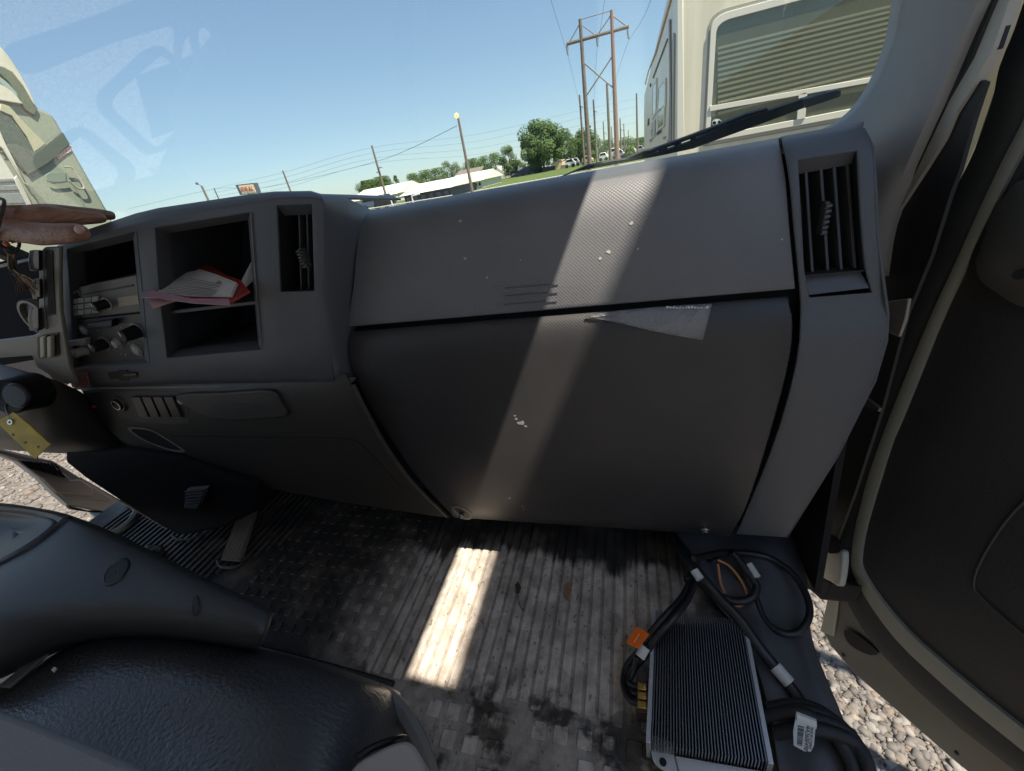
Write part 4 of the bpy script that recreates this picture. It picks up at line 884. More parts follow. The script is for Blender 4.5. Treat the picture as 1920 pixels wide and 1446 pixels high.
# barcode flag
bl_t = thing('barcode_label', 'white barcode flag label wrapped round the cable bundle', 'label', tuple(P(1510, 1380, Z=FZ+.05)))
lz = FZ+.062
prism('label_sheet', [P(x, y, Z=lz) for x, y in [(1492, 1340), (1530, 1352), (1526, 1398), (1520, 1410), (1508, 1409), (1488, 1398), (1487, 1372)]], (0, 0, .001), mat('label white', (.72, .72, .68), .5), bl_t, bevel=.0003)
tube('label_wrap', [P(x, y, Z=lz+.002) for x, y in [(1493, 1343), (1530, 1358)]], .0055, mat('label white', (.72, .72, .68), .5), bl_t)
bo, bx_ = P(1494, 1362, Z=lz+.0012), P(1506, 1360, Z=lz+.0012)
rr = random.Random(9)
a0, a1, b0, b1 = P(1496, 1360, Z=lz+.0012), P(1508, 1363, Z=lz+.0012), P(1494, 1398, Z=lz+.0012), P(1504, 1401, Z=lz+.0012)
t = 0
while t < 1:
    wd = .012+rr.random()*.035
    p0, p1, p2, p3 = a0.lerp(b0, t), a1.lerp(b1, t), a1.lerp(b1, min(1, t+wd)), a0.lerp(b0, min(1, t+wd))
    prism('bar', [p0, p1, p2, p3], (0, 0, .0003), BLACK, bl_t); t += wd+.015+rr.random()*.03
mid = P(1513, 1382, Z=lz+.0012); dirx = P(1511, 1402, Z=lz+.0012)-P(1515, 1362, Z=lz+.0012)
text('label_text', '84A2600498', .0062, BLACK, frame(mid, dirx, (0, 0, 1)), bl_t, ext=.0002)
text('label_text', 'MADE IN CHINA', .0038, BLACK, frame(P(1521, 1382, Z=lz+.0012), dirx, (0, 0, 1)), bl_t, ext=.0002)
# litter on the floor
leaf = thing('brown_leaf', 'dry brown leaf scrap on the dusty ribs', 'leaf', tuple(P(1063, 1110, Z=FZ+.006)))
prism('leaf_blade', [P(x, y, Z=FZ+.006) for x, y in [(1060, 1098), (1066, 1092), (1069, 1106), (1066, 1124), (1062, 1127), (1057, 1116)]], (0, 0, .0012), mat('dry leaf', (.30, .14, .07), .8), leaf)
leaf2 = thing('curled_leaf', 'dark curled leaf with a thin stem on the dusty ribs', 'leaf', tuple(P(971, 1105, Z=FZ+.006)))
prism('leaf_blade', [P(x, y, Z=FZ+.006) for x, y in [(966, 1098), (972, 1092), (977, 1102), (974, 1112), (968, 1112)]], (0, 0, .003), mat('dark leaf', (.06, .035, .03), .8), leaf2)
tube('leaf_stem', [P(x, y, Z=FZ+.006) for x, y in cr([(971, 1110), (973, 1130), (980, 1146)], 4)], .0008, mat('dark leaf', (.06, .035, .03), .8), leaf2, seg=5)
glove = thing('crumpled_rag', 'small crumpled dark rag on the driver floor ribs', 'rag', tuple(P(280, 1042, Z=FZ+.02)))
bm = bmesh.new(); bmesh.ops.create_icosphere(bm, subdivisions=4, radius=1)
c = P(278, 1043, Z=FZ+.02)
from mathutils import noise
for v in bm.verts:
    k = 1+.45*noise.noise(v.co*1.7)+.18*noise.noise(v.co*5); v.co = V((v.co.x*.036*k, v.co.y*.026*k, v.co.z*.020*k))+c
obj('rag_cloth', bm, mat('rag', (.09, .08, .07), .8), glove, smooth=True)

lap = thing('seat_squab', 'pale light bouncing seat squab of the passenger place behind the camera', 'seat', (0, -.3, -.5))
bm = bmesh.new(); add_box(bm, (.02, -.30, -.45), (.54, .36, .14)); obj('squab', bm, mat('pale bounce seat cloth', (.62, .60, .57), .9), lap, bevel=.04, seg=4)  # unseen squab, pale so that it throws sunlight forward into the cab
# ================================================================ OUTSIDE
import bmesh
def gmat(name, c1, c2, scale, bump, cell=None):
    m = bpy.data.materials.new(name); m.use_nodes = True; n = m.node_tree; b = n.nodes['Principled BSDF']; b.inputs['Roughness'].default_value = .9
    tc = n.nodes.new('ShaderNodeTexCoord')
    t = n.nodes.new('ShaderNodeTexVoronoi' if cell else 'ShaderNodeTexNoise'); t.inputs['Scale'].default_value = scale
    n.links.new(tc.outputs['Object'], t.inputs['Vector'])
    x = n.nodes.new('ShaderNodeMix'); x.data_type = 'RGBA'; x.inputs[6].default_value = (*c1, 1); x.inputs[7].default_value = (*c2, 1)
    if cell:
        s_ = n.nodes.new('ShaderNodeSeparateColor'); n.links.new(t.outputs['Color'], s_.inputs[0]); n.links.new(s_.outputs[0], x.inputs[0])
    else: n.links.new(t.outputs[0], x.inputs[0])
    n.links.new(x.outputs[2], b.inputs['Base Color'])
    bp = n.nodes.new('ShaderNodeBump'); bp.inputs['Distance'].default_value = bump; bp.invert = bool(cell)
    n.links.new(t.outputs[0], bp.inputs['Height']); n.links.new(bp.outputs[0], b.inputs['Normal'])
    return m
def sheetz(name, x0, x1, y0, y1, z, m):
    bm = bmesh.new(); add_prism(bm, [(x0, y0, z), (x1, y0, z), (x1, y1, z), (x0, y1, z)], (0, 0, -.003)); o = obj(name, bm, m); tag(o, kind='structure'); return o
GRV = gmat('gravel', (.125, .108, .09), (.21, .19, .165), 38, .02, cell=True)
bm = bmesh.new(); add_prism(bm, [(-900, -300, GZ), (900, -300, GZ), (900, 1500, GZ), (-900, 1500, GZ)], (0, 0, -.3)); o = obj('ground', bm, GRV); tag(o, kind='structure')
GRASS = gmat('grass', (.065, .105, .012), (.105, .13, .025), 1.2, .03)
sheetz('grass_field', -600, 600, 58.8, 1400, GZ+.012, GRASS)
sheetz('road', -600, 600, 43, 57, GZ+.008, mat('road asphalt', (.20, .195, .18), .9, col2=(.16, .155, .145), nscale=1.5))
sheetz('verge', -600, 600, 57.2, 58.6, GZ+.016, mat('kerb concrete', (.55, .53, .47), .9))
# loose pebbles close to the cab
def pebbles(name, n, x0, x1, y0, y1, s0, s1, seed, lab):
    rr = random.Random(seed); bm = bmesh.new()
    ico = bmesh.new(); bmesh.ops.create_icosphere(ico, subdivisions=2, radius=1); iv = [v.co.copy() for v in ico.verts]; fi = [[v.index for v in f.verts] for f in ico.faces]; ico.free()
    verts = []; faces = []; mi = []
    for k in range(n):
        s = s0+(s1-s0)*rr.random()**2.2; c = V((x0+(x1-x0)*rr.random(), y0+(y1-y0)*rr.random(), GZ+s*.2))
        R = Matrix.Rotation(rr.random()*6.28, 3, 'Z') @ Matrix.Rotation((rr.random()-.5)*.9, 3, 'X'); q = (1, .6+.35*rr.random(), .42+.3*rr.random())
        sd = V((rr.random()*50, rr.random()*50, 0)); o_ = len(verts)
        for v in iv:
            kk = s*(1+.55*noise.noise(v*1.5+sd)); verts.append(R @ V((v.x*kk*q[0], v.y*kk*q[1], v.z*kk*q[2]))+c)
        faces += [[i+o_ for i in f] for f in fi]; mi += [rr.choice((0, 0, 1, 1, 2, 3, 4))]*len(fi)
    me = bpy.data.meshes.new(name); me.from_pydata(verts, [], faces); o = bpy.data.objects.new(name, me); C.objects.link(o)
    for j, c in enumerate(((.125, .115, .105), (.165, .152, .138), (.10, .09, .083), (.165, .13, .10), (.22, .205, .185))): me.materials.append(mat('pebble %d' % j, c, .75))
    me.polygons.foreach_set('material_index', mi)
    for p in me.polygons: p.use_smooth = True
    tag(o, lab, 'gravel', kind='stuff'); return o
pebbles('gravel', 8200, .48, 1.15, .35, 1.9, .006, .019, 1, 'loose pale pebbles between the cab and the open passenger door')
pebbles('gravel', 4200, -6.4, -1.9, .6, 3.2, .012, .034, 2, 'loose sunlit pebbles beyond the driver door')
# ---------------------------------------------------------------- neighbour trailer on the right
nb = thing('box_trailer', 'cream box trailer parked beyond the open passenger door', 'trailer', (3.6, -2, GZ))
bm = bmesh.new(); add_box(bm, (4.9, .5, .10), (2.5, 18, 3.0)); obj('trailer_box', bm, mat('cream aluminium', (.80, .62, .40), .45), nb, bevel=.03)
for yy in lin(-8.3, 9.3, 25): box('side_rib', (3.645, yy, .10), (.012, .03, 2.9), mat('cream aluminium rib', (.70, .56, .38), .45), nb)
for yy in (-5.6, -4.5):
    bm = bmesh.new(); cyl(bm, (3.8, yy, GZ+.48), (1, 0, 0), .48, .3, 28); obj('wheel', bm, RUBBER, nb, bevel=.03)
cp = thing('shade_blocker', 'added unseen shade canopy on four steel posts over the passenger side of the cab', 'blocker', (1.55, .2, GZ))  # added out of view to shade the dash right of the sun stripe
bm = bmesh.new(); add_box(bm, (1.19+.36, .02, 2.31), (.72, .98, .02)); obj('blocker_sheet', bm, mat('canopy fabric', (.45, .42, .36), .8), cp)
for xx in (1.22, 1.88):
    for yy in (-.44, .48): tube('post', [(xx, yy, GZ), (xx, yy, 2.3)], .025, CHROME, cp)
# ---------------------------------------------------------------- travel trailer ahead
RVY = 6.5; RX = P(1275, 150, Y=RVY).x
rv = thing('travel_trailer', 'big cream travel trailer with a wide dark rear window ahead on the right', 'camper trailer', (RX+1.2, RVY, GZ))
CRM = mat('cream fibreglass', (.84, .77, .60), .35, col2=(.74, .67, .51), nscale=1.6, bump=.002, bscale=1.2, stretch=(4, 1, .35), detail=8)
CRS = mat('cream side panel', (.62, .58, .47), .35, col2=(.56, .52, .42), nscale=2)
TRIMW = mat('cream white trim', (.76, .72, .62), .4)
far = [P(1227, 100, X=RX), P(1215, 150, X=RX), P(1208, 178, X=RX)]
yf = min(far[2].y, 24)
ztop = P(1256, 0, X=RX).z*RVY/P(1256, 0, X=RX).y
topz = max(P(1250, 20, X=RX).z, 1.6)
sd = [V((RX, RVY, -1.15)), V((RX, RVY, topz+.25)), V((RX, far[0].y, far[0].z+.02)), V((RX, far[1].y, far[1].z)), V((RX, yf, far[2].z)), V((RX, yf+.4, far[2].z-.5)), V((RX, yf+.4, -1.15))]
prism('body', sd, (2.6, 0, 0), CRM, rv, bevel=.02)
box('chassis', (RX+1.3, RVY+4.5, -1.25), (2.3, 8.5, .2), DARK, rv)
for yy in (RVY+4.4, RVY+5.4):
    bm = bmesh.new(); cyl(bm, (RX+.25, yy, GZ+.36), (1, 0, 0), .36, .24, 28); obj('wheel', bm, RUBBER, rv, bevel=.03)
def Fp(x, y, f=.0): return P(x, y, Y=RVY-f)
def Sp(x, y, f=.0): return P(x, y, X=RX-f)
prism('corner_trim', [Fp(1270, -60, .012), Fp(1280, -60, .012), Fp(1283, 300, .012), Fp(1269, 300, .012)], (0, .02, 0), TRIMW, rv, bevel=.006)
def qd(pts, f=0): return [Fp(*p, f) for p in pts]
wo, wi = [(1334, 30), (1735, -78), (1715, 195), (1322, 268)], [(1344, 42), (1722, -58), (1702, 183), (1331, 256)]
bm = bmesh.new(); add_ring(bm, rquad(qd(wo, .03), [.10, .02, .02, .02], 6), rquad(qd(wi, .03), [.09, .02, .02, .02], 6), (0, .04, 0))
fr = obj('window_frame', bm, TRIMW, rv, bevel=.004)
bm = bmesh.new(); wo2 = [(1330, 24), (1742, -86), (1722, 203), (1317, 276)]; add_ring(bm, rquad(qd(wo2, .008), [.10, .02, .02, .02], 6), rquad(qd(wo, .008), [.10, .02, .02, .02], 6), (0, .02, 0)); obj('window_gasket', bm, mat('gasket grey', (.35, .33, .28), .6), rv)
prism('window_interior', qd([(1340, 40), (1725, -60), (1705, 185), (1330, 258)], .004), (0, .003, 0), mat('dim interior', (.34, .35, .31), .8), fr)
WGL = glass('tinted window', (.86, .86, .80), extra=.01)
prism('window_pane', rquad(qd([(1344, 42), (1722, -58), (1706, 136), (1334, 199)], .026), [.09, .02, .02, .02], 6), (0, .004, 0), WGL, fr)
prism('window_pane', qd([(1332, 207), (1708, 138), (1702, 182), (1331, 255)], .024), (0, .004, 0), WGL, fr)
for (a, b) in ((((1331, 199), (1712, 131)), ((1712, 141), (1331, 209))), (((1498, 176), (1514, 173)), ((1510, 222), (1494, 225)))):
    bm = bmesh.new(); add_prism(bm, qd([a[0], a[1], b[0], b[1]], .042), (0, .016, 0)); obj('window_bar', bm, TRIMW, fr, bevel=.003)
SLAT = mat('blind slat', (.80, .80, .72), .6)
for k in range(13):
    y0 = 60+k*10.2; sh_ = 0
    bm = bmesh.new(); a = [(1346, y0+28), (1716, y0-62), (1716, y0-57.5), (1346, y0+33)]
    pts = [p for p in qd(a, .016)]
    add_prism(bm, pts, (0, .004, 0)); obj('blind_slat', bm, SLAT, fr)
owl = thing('round_face_sticker', 'small round white sticker of a face with big eyes in the trailer window corner', 'sticker', tuple(Fp(1343, 231, .05)))
def disc(name, cx_, cy_, rx, ry, f, m, par, rot=0, n=20):
    return prism(name, [Fp(cx_+rx*math.cos(a)*math.cos(rot)-ry*math.sin(a)*math.sin(rot), cy_+rx*math.cos(a)*math.sin(rot)+ry*math.sin(a)*math.cos(rot), f) for a in [i*2*math.pi/n for i in range(n)]], (0, .001, 0), m, par)
disc('sticker_face', 1344, 230, 9, 7, .030, WHITE, owl, -.2); disc('sticker_eye', 1339.5, 230.5, 3.6, 3.2, .032, BLACK, owl); disc('sticker_eye', 1349, 229, 3.2, 3, .032, BLACK, owl); disc('sticker_chin', 1344, 237, 5, 2, .031, WHITE, owl)
prism('body_moulding', qd([(1330, 262), (1720, 190), (1720, 200), (1330, 272)], .012), (0, .01, 0), mat('moulding tan', (.50, .46, .37), .5), rv, bevel=.003)
# side of the camper
def Z5(x, y): return (1190+x*.2075, y*.2075)
for nm, pts, m in (('side_panel_seam', [(160, 700), (290, 350), (290, 360), (164, 712)], mat('seam brown', (.16, .13, .10), .6)),
    ('awning_arm', [(306, 180), (318, 180), (326, 860), (332, 1320), (302, 1320), (312, 860)], mat('awning arm', (.20, .17, .14), .5)),
    ('awning_arm', [(348, 300), (356, 330), (352, 700), (346, 1300), (338, 1300), (340, 600), (336, 380)], mat('awning arm pale', (.36, .32, .26), .5)),
    ('side_window', [(215, 800), (268, 735), (266, 945), (205, 995)], 'g'), ('side_window', [(207, 1020), (262, 965), (256, 1130), (208, 1168)], 'd'),
    ('side_window', [(162, 790), (190, 740), (186, 1000), (158, 1050)], 'g'), ('side_hatch', [(150, 1120), (185, 1080), (180, 1240), (150, 1260)], mat('hatch', (.45, .43, .37), .4)),
    ('entry_handle', [(118, 1075), (126, 1070), (126, 1130), (114, 1140)], BLACK), ('side_light', [(134, 760), (142, 755), (142, 785), (134, 790)], BLACK),
    ('roof_trim', [(340, -60), (330, -60), (180, 480), (120, 640), (90, 760), (96, 770), (128, 640), (190, 480)], mat('roof edge tan', (.50, .34, .16), .6))):
    mm = {'g': mat('side glass painted sky', (.16, .21, .22), .08), 'd': mat('side glass dark', (.05, .06, .055), .08)}.get(m, m) if isinstance(m, str) else m  # bluish panes have the sky's reflection painted into their colour
    w_ = prism(nm, [Sp(*Z5(*p), .02) for p in pts], (.018, 0, 0), mm, rv)
    if nm == 'side_window':
        c_ = sum((V(p) for p in pts), V((0, 0)))/4
        bm = bmesh.new(); add_ring(bm, [Sp(*Z5(*(c_+(V(p)-c_)*1.22)), .026) for p in pts], [Sp(*Z5(*p), .026) for p in pts], (.02, 0, 0)); obj('sill_frame', bm, TRIMW, w_)
rr = random.Random(21)
for k in range(9):
    x, y = 100+rr.random()*190, 1180+rr.random()*120
    prism('side_decal', [Sp(*Z5(x, y), .021), Sp(*Z5(x+12+rr.random()*26, y-10), .021), Sp(*Z5(x+8, y+26), .021)], (.003, 0, 0), mat('faded decal', (.24, .21, .17), .5), rv)
# ---------------------------------------------------------------- wiper outside the glass
wip = thing('windshield_wiper', 'black slotted wiper arm resting on the outside of the windshield', 'wiper', tuple(P(1200, 300, Y=1.03)))
WM = mat('wiper black', (.045, .05, .05), .5)
def Wp(x, y, d=0): return PL(x, y, wpt, wn)*(1.012+d)
prism('wiper_blade', [Wp(*p) for p in [(1050, 334), (1080, 322), (1150, 309), (1240, 292), (1300, 279), (1360, 257), (1440, 228), (1510, 202), (1578, 178), (1573, 169), (1545, 174), (1500, 188), (1440, 208), (1400, 222), (1360, 236), (1330, 250), (1290, 268), (1240, 285), (1190, 297), (1150, 302), (1100, 312)]], (0, .008, .003), WM, wip, bevel=.001)
prism('wiper_spine', [Wp(*p, .002) for p in [(1170, 300), (1196, 288), (1208, 283), (1222, 281), (1270, 264), (1332, 241), (1400, 214), (1440, 203), (1440, 209), (1400, 221), (1334, 247), (1272, 270), (1226, 286), (1200, 296)]], (0, .008, .003), WM, wip, bevel=.001)
for p in ([(1234, 281), (1252, 275), (1248, 290), (1238, 292)], [(1266, 268), (1278, 264), (1276, 280), (1262, 284)], [(1296, 256), (1306, 253), (1306, 268), (1294, 272)]):
    prism('wiper_link', [Wp(*q, .001) for q in p], (0, .008, .003), WM, wip)
prism('wiper_cap', [Wp(*p, -.004) for p in [(1505, 187), (1572, 168), (1578, 172), (1576, 182), (1510, 204)]], (0, .01, .003), mat('wiper cap', (.10, .11, .11), .4), wip, bevel=.002)
# ---------------------------------------------------------------- semi truck far left
TX = -8.0
def Tp(x, y, f=0): return P(x*.2628, 60+y*.2628, X=TX+f)
tk = thing('semi_truck', 'pale green sleeper semi truck with a red warning decal parked on the left', 'semi truck', (TX-1.2, 3.5, GZ))
TG = mat('pale green cab paint', (.24, .265, .205), .3, col2=(.21, .235, .18), nscale=1)
GS = glass('truck glass', (.5, .55, .5))
def tp(name, pts, f, m, th=-.03, par=tk, bev=.01): return prism(name, [Tp(*p, f) for p in pts], (th, 0, 0), m, par, bevel=bev)
tp('cab_side', [(-300, -200), (-120, -60), (0, 100), (60, 170), (140, 290), (215, 420), (270, 540), (300, 552), (345, 570), (385, 600), (410, 640), (780, 1290), (960, 1700), (-300, 1700)], 0, TG, -2.4, bev=.05)
tp('roof_fairing', [(-300, -200), (-120, -60), (0, 98), (60, 168), (140, 288), (212, 418), (262, 536), (230, 500), (160, 380), (90, 290), (30, 258), (0, 250), (-120, 200), (-300, 120)], .02, mat('cream fairing', (.50, .48, .39), .4), -.05)
tp('fairing_rim', [(-120, 190), (0, 245), (40, 262), (100, 298), (170, 385), (235, 500), (268, 545), (250, 600), (190, 560), (120, 440), (60, 350), (0, 300), (-120, 250)], .04, mat('rim dark green', (.10, .12, .08), .5), -.05)
tp('side_mirror_glass', [(-120, 280), (0, 318), (60, 365), (120, 430), (150, 500), (60, 430), (0, 360)], .06, mat('sky glass', (.25, .32, .30), .08), -.02)
tp('white_fairing_panel', [(-120, 330), (0, 370), (90, 425), (170, 516), (80, 502), (0, 488), (-120, 480)], .07, mat('cream fairing', (.50, .48, .39), .4), -.02)
tp('cab_window', [(-120, 620), (0, 560), (70, 600), (150, 700), (210, 780), (245, 850), (205, 1020), (150, 980), (60, 850), (0, 760), (-120, 700)], .03, mat('cab window dark', (.07, .09, .07), .08), -.02)
tp('sun_shade_panel', [(0, 505), (70, 530), (180, 650), (310, 780), (330, 800), (250, 858), (190, 740), (90, 600), (0, 560)], .05, mat('olive panel', (.36, .35, .24), .5), -.02)
tp('window_band', [(0, 860), (80, 862), (200, 1020), (340, 940), (445, 850), (500, 800), (452, 720), (440, 712), (330, 800), (250, 860), (110, 800), (60, 800)], .045, mat('band dark', (.10, .115, .095), .4), -.01)
tp('a_pillar_strip', [(-60, 640), (0, 700), (40, 790), (180, 1070), (232, 1104), (178, 1082), (100, 960), (20, 830), (-60, 760)], .08, mat('cream strip', (.52, .50, .42), .3), -.02)
tp('hood_panel', [(-300, 840), (0, 870), (60, 960), (150, 1110), (240, 1290), (-300, 1290)], .07, mat('cream hood', (.50, .49, .42), .3), -.02)
for (a, b, c, d) in (((-200, 1060), (95, 1045), (112, 1070), (-200, 1085)), ((-200, 1100), (125, 1092), (152, 1130), (-200, 1142)), ((-200, 1160), (160, 1148), (196, 1222), (-200, 1240))):
    tp('grille_slat', (a, b, c, d), .09, mat('slat blue grey', (.16, .18, .18), .4), -.02)
tp('frame_tube', [(100, 1045), (125, 1100), (220, 1290), (260, 1290), (180, 1130), (120, 1020)], .10, mat('grey frame', (.38, .38, .33), .4), -.03)
tp('frame_tube', [(180, 1080), (200, 1100), (330, 1290), (400, 1290), (260, 1140), (230, 1104)], .09, mat('dark gap', (.17, .18, .15), .4), -.02)
tp('handle_recess', [(325, 1020), (360, 1000), (470, 1000), (475, 1065), (370, 1075), (330, 1055)], .01, mat('recess green', (.20, .235, .19), .4), -.01)
tube('door_handle', [Tp(x, y, .05) for x, y in cr([(335, 1062), (370, 1074), (440, 1072), (480, 1066)], 4)], .012, CHROME, tk)
tube('grab_rail', [Tp(x, y, .08) for x, y in cr([(455, 962), (510, 968), (545, 1010), (600, 1108), (560, 1118), (520, 1085), (490, 1062)], 4)], .014, mat('olive rail', (.30, .31, .24), .4), tk)
dc = tp('warning_decal', [(400, 885), (502, 810), (520, 832), (418, 916)], .012, mat('decal red', (.62, .16, .12), .5), -.005, bev=0)
mid = Tp(460, 862, .016); dx = Tp(512, 826, .016)-Tp(408, 900, .016)
text('decal_text', 'DANGER', dx.length*.235, WHITE, frame(mid, dx, (1, 0, 0)), dc, ext=.004)
tp('door_seam', [(520, 1090), (530, 1090), (640, 1290), (625, 1290)], .012, mat('seam', (.2, .22, .18), .5), -.01, bev=0)
bm = bmesh.new()
for yy in (1.2, 3.4): cyl(bm, (TX-.2, yy, GZ+.52), (1, 0, 0), .52, .3, 28)
obj('wheel', bm, RUBBER, tk)
# ---------------------------------------------------------------- poles and wires
WOOD = mat('weathered pole', (.20, .165, .13), .9, col2=(.15, .12, .095), nscale=3)
WOODR = mat('reddish pole', (.26, .16, .12), .9)
INS = mat('insulator', (.35, .38, .40), .3)
def pole_root(name, lab, x, y, Y, r, arms=(), grp='utility poles along the road', m=WOOD, top=True):
    t = P(x, y, Y=Y); o = thing(name, lab, 'pole', (t.x, t.y, GZ), group=grp)
    tube('shaft', [(t.x, t.y, GZ), t], [r*1.25, r*.8], m, o, seg=10)
    for (x0, y0, x1, y1, ar) in arms: tube('crossarm', [P(x0, y0, Y=Y-.2), P(x1, y1, Y=Y-.2)], ar, m, o, seg=6)
    return o
hf = thing('transmission_tower', 'tall wooden H frame power pylon with cross bracing beside the camper', 'pylon', (P(1112, 318, Y=58).x, 58, GZ))
HY = 58
def Hp(x, y): return P(x, y, Y=HY)
for (x, y, m) in ((1087.5, 36, WOOD), (1146.5, 19, WOODR)):
    t = Hp(x, y); tube('post', [(t.x, HY, GZ), (t.x, HY, (t.z+GZ)/2), t], [.30, .24, .17], m, hf, seg=10)
tube('crossbeam', [Hp(1062, 83), Hp(1179, 50)], .17, WOOD, hf)
for a, b, r in (((1088, 37), (1146, 20), .04), ((1087, 45), (1067, 80), .06), ((1089, 46), (1115, 65), .05), ((1146, 28), (1122, 63), .06), ((1148, 29), (1176, 50), .06), ((1096, 119), (1152, 167), .08), ((1148, 106), (1100, 179), .08)):
    tube('brace', [Hp(*a), Hp(*b)], r, mat('brace grey', (.24, .22, .19), .8), hf, seg=6)
for x, y in ((1063, 84), (1119, 68), (1177, 54)):
    bm = bmesh.new()
    for k in range(9): cyl(bm, Hp(x+k*.25, y+2+k*2.0), (0, 0, 1), .13, .07, 10)
    add_tube(bm, [Hp(x, y), Hp(x+2.2, y+20)], .03, 6); obj('insulator_string', bm, INS, hf)
for k, (x, y, Y, r, lab) in enumerate([
 (1086.5, 178, 95, .20, 'wooden pole just left of the pylon with a short bracket near its top'), (1112.5, 187, 100, .20, 'wooden pole between the two pylon posts with an angled bracket'),
 (1138, 157, 90, .24, 'thick bare pole just left of the reddish pylon post'), (1131, 228, 170, .22, 'short distant pole with a bracket between the pylon posts'),
 (1146.5, 238, 190, .2, 'thin distant pole touching the reddish pylon post'), (1162.5, 222, 150, .2, 'pole just right of the reddish pylon post'),
 (1169.5, 232, 170, .18, 'thin pole second to the right of the pylon'), (1178, 244, 260, .2, 'faint farthest pole above the parked trucks'),
 (1193.5, 175, 110, .2, 'lone tall pole nearest the camper side')]):
    o = pole_root('utility_pole', lab, x, y, Y, r, arms=([(x, y+19, x+7, y+24, .07)] if k in (0, 1, 3, 4, 5) else []))
o = pole_root('utility_pole', 'leaning looking utility pole with two small crossarms behind the white building', 697, 273, 62, .16, arms=[(709, 315, 716, 314, .07), (706, 324, 712, 321, .06)])
pole_root('utility_pole', 'plain pole top rising above the centre stack', 530, 320, 62, .14)
pole_root('utility_pole', 'short pole top left of the square sign', 401, 353, 75, .13)
for (x, y, Y, lab, hx, hy, on) in ((859, 221, 45, 'tall light pole with a glowing orange lamp above the white building', 856, 217, True), (378, 349, 45, 'light pole with a cobra head lamp far left of the square sign', 369, 344, False)):
    t = P(x, y, Y=Y); o = thing('light_pole', lab, 'light pole', (t.x, t.y, GZ))
    tube('shaft', [(t.x, t.y, GZ), t], [.17, .11], WOOD, o, seg=10); h = P(hx, hy, Y=Y-.3)
    tube('lamp_arm', [t, h], .04, WOOD, o, seg=6)
    bm = bmesh.new(); bmesh.ops.create_uvsphere(bm, u_segments=14, v_segments=8, radius=.22 if on else .16, matrix=Matrix.Translation(h))
    obj('lamp_head', bm, mat('sodium lamp', (1, .45, .15), .4, emit=1.2) if on else mat('lamp grey', (.12, .14, .16), .5), o, smooth=True)
def wire(lab, pts, r=.022, n=6, nm='power_line'):
    pp_ = [P(x, y, Y=Y) for x, y, Y in pts]; l = []
    o = tube(nm, cr(pp_, n), r, mat('wire', (.10, .11, .12), .6), None, seg=4); tag(o, lab, 'wire', 'overhead wires'); return o
wire('overhead wire climbing left from the pylon crossbeam end', [(1027, -20, 30), (1045, 40, 44), (1065, 104, 58)], .014)
wire('overhead wire dropping from the left pylon insulator to the distant poles', [(1065, 104, 58), (1076, 150, 75), (1087, 196, 95)], .018)
wire('overhead wire rising from the middle pylon insulator', [(1136, -20, 30), (1128, 40, 44), (1120, 88, 58)], .014)
wire('overhead wire dropping from the middle pylon insulator', [(1120, 88, 58), (1116, 140, 80), (1113, 200, 100)], .018)
wire('overhead wire rising right from the right pylon insulator', [(1228, -20, 30), (1205, 36, 44), (1179, 75, 58)], .014)
wire('overhead wire dropping from the right pylon insulator', [(1179, 75, 58), (1160, 130, 78), (1143, 190, 90)], .018)
wire('dark service wire slanting from the light pole down to the left', [(857, 236, 45), (780, 274, 50), (712, 301, 58), (600, 330, 61), (480, 354, 62), (400, 355, 74), (240, 392, 76)], .025)
for k, (y0, ym, y1) in enumerate(((277, 266, 240), (287, 292, 262), (297, 280, 252), (306, 302, 271))):
    wire('thin parallel wire number %s strung between the poles, counted from the top' % ('one two three four'.split()[k]), [(400, y0+77-k*2, 75), (530, y0+47, 62), (697+k*2, y0, 62), (900, y0-26+k*3, 80), (1090, y0-70+k*4, 95), (1195, y0-92+k*5, 110)], .016)
# ---------------------------------------------------------------- sign
sg = thing('shop_sign', 'orange framed roadside sign reading IDEAL above the dash', 'sign', (P(462, 358, Y=48).x, 48, GZ))
def Np(x, y, f=0): return P(x, y, Y=48-f)
prism('sign_box', [Np(441, 347), (Np(475, 343)), Np(482, 362), Np(450, 366)], (-.25, 1.0, 0), mat('sign back', (.10, .12, .14), .6), sg, bevel=.03)
prism('sign_face', [Np(446.5, 348.5, .05), Np(474, 345.5, .05), Np(480.5, 361, .05), Np(454, 364.5, .05)], (0, .03, 0), mat('sign face', (.90, .74, .52), .5), sg)
c0, c1 = Np(449, 356.5, .10), Np(478, 353.3, .10)
text('sign_text', 'IDEAL', .80, mat('sign red', (.45, .12, .05), .5), frame((c0+c1)/2, c1-c0, (0, -1, 0)), sg, ext=.02)
tube('sign_post', [Np(466, 362), (Np(466, 362).x, 48.3, GZ)], .12, WOOD, sg)
# ---------------------------------------------------------------- buildings
WW = mat('white metal wall', (.58, .57, .52), .5); WR = mat('white metal roof', (.82, .80, .72), .4)
def gp(x, y): return P(x, y, Z=GZ)
def bld(name, lab, cat, Y, x0, x1, yt0, wall, roof, depth=14, rise=2.0, eave=.5, win=0, wmat=None):
    a, b = P(x0, yt0[0], Y=Y), P(x1, yt0[1], Y=Y); h = (a.z+b.z)/2
    o = thing(name, lab, cat, ((a.x+b.x)/2, Y, GZ))
    box('wall', ((a.x+b.x)/2, Y+depth/2, (GZ+h)/2), (b.x-a.x, depth, h-GZ), wall, o)
    prism('roof', [(a.x-eave, Y-eave, h), (a.x-eave, Y+depth/2, h+rise), (a.x-eave, Y+depth+eave, h)], (b.x-a.x+2*eave, 0, 0), roof, o, bevel=.05)
    for k in range(win):
        u = (k+.5)/win; x = a.x+(b.x-a.x)*u
        w_ = box('window', (x, Y-.02, GZ+(h-GZ)*.55), ((b.x-a.x)/win*.5, .08, (h-GZ)*.4), wmat or BLACK, o)
    return o
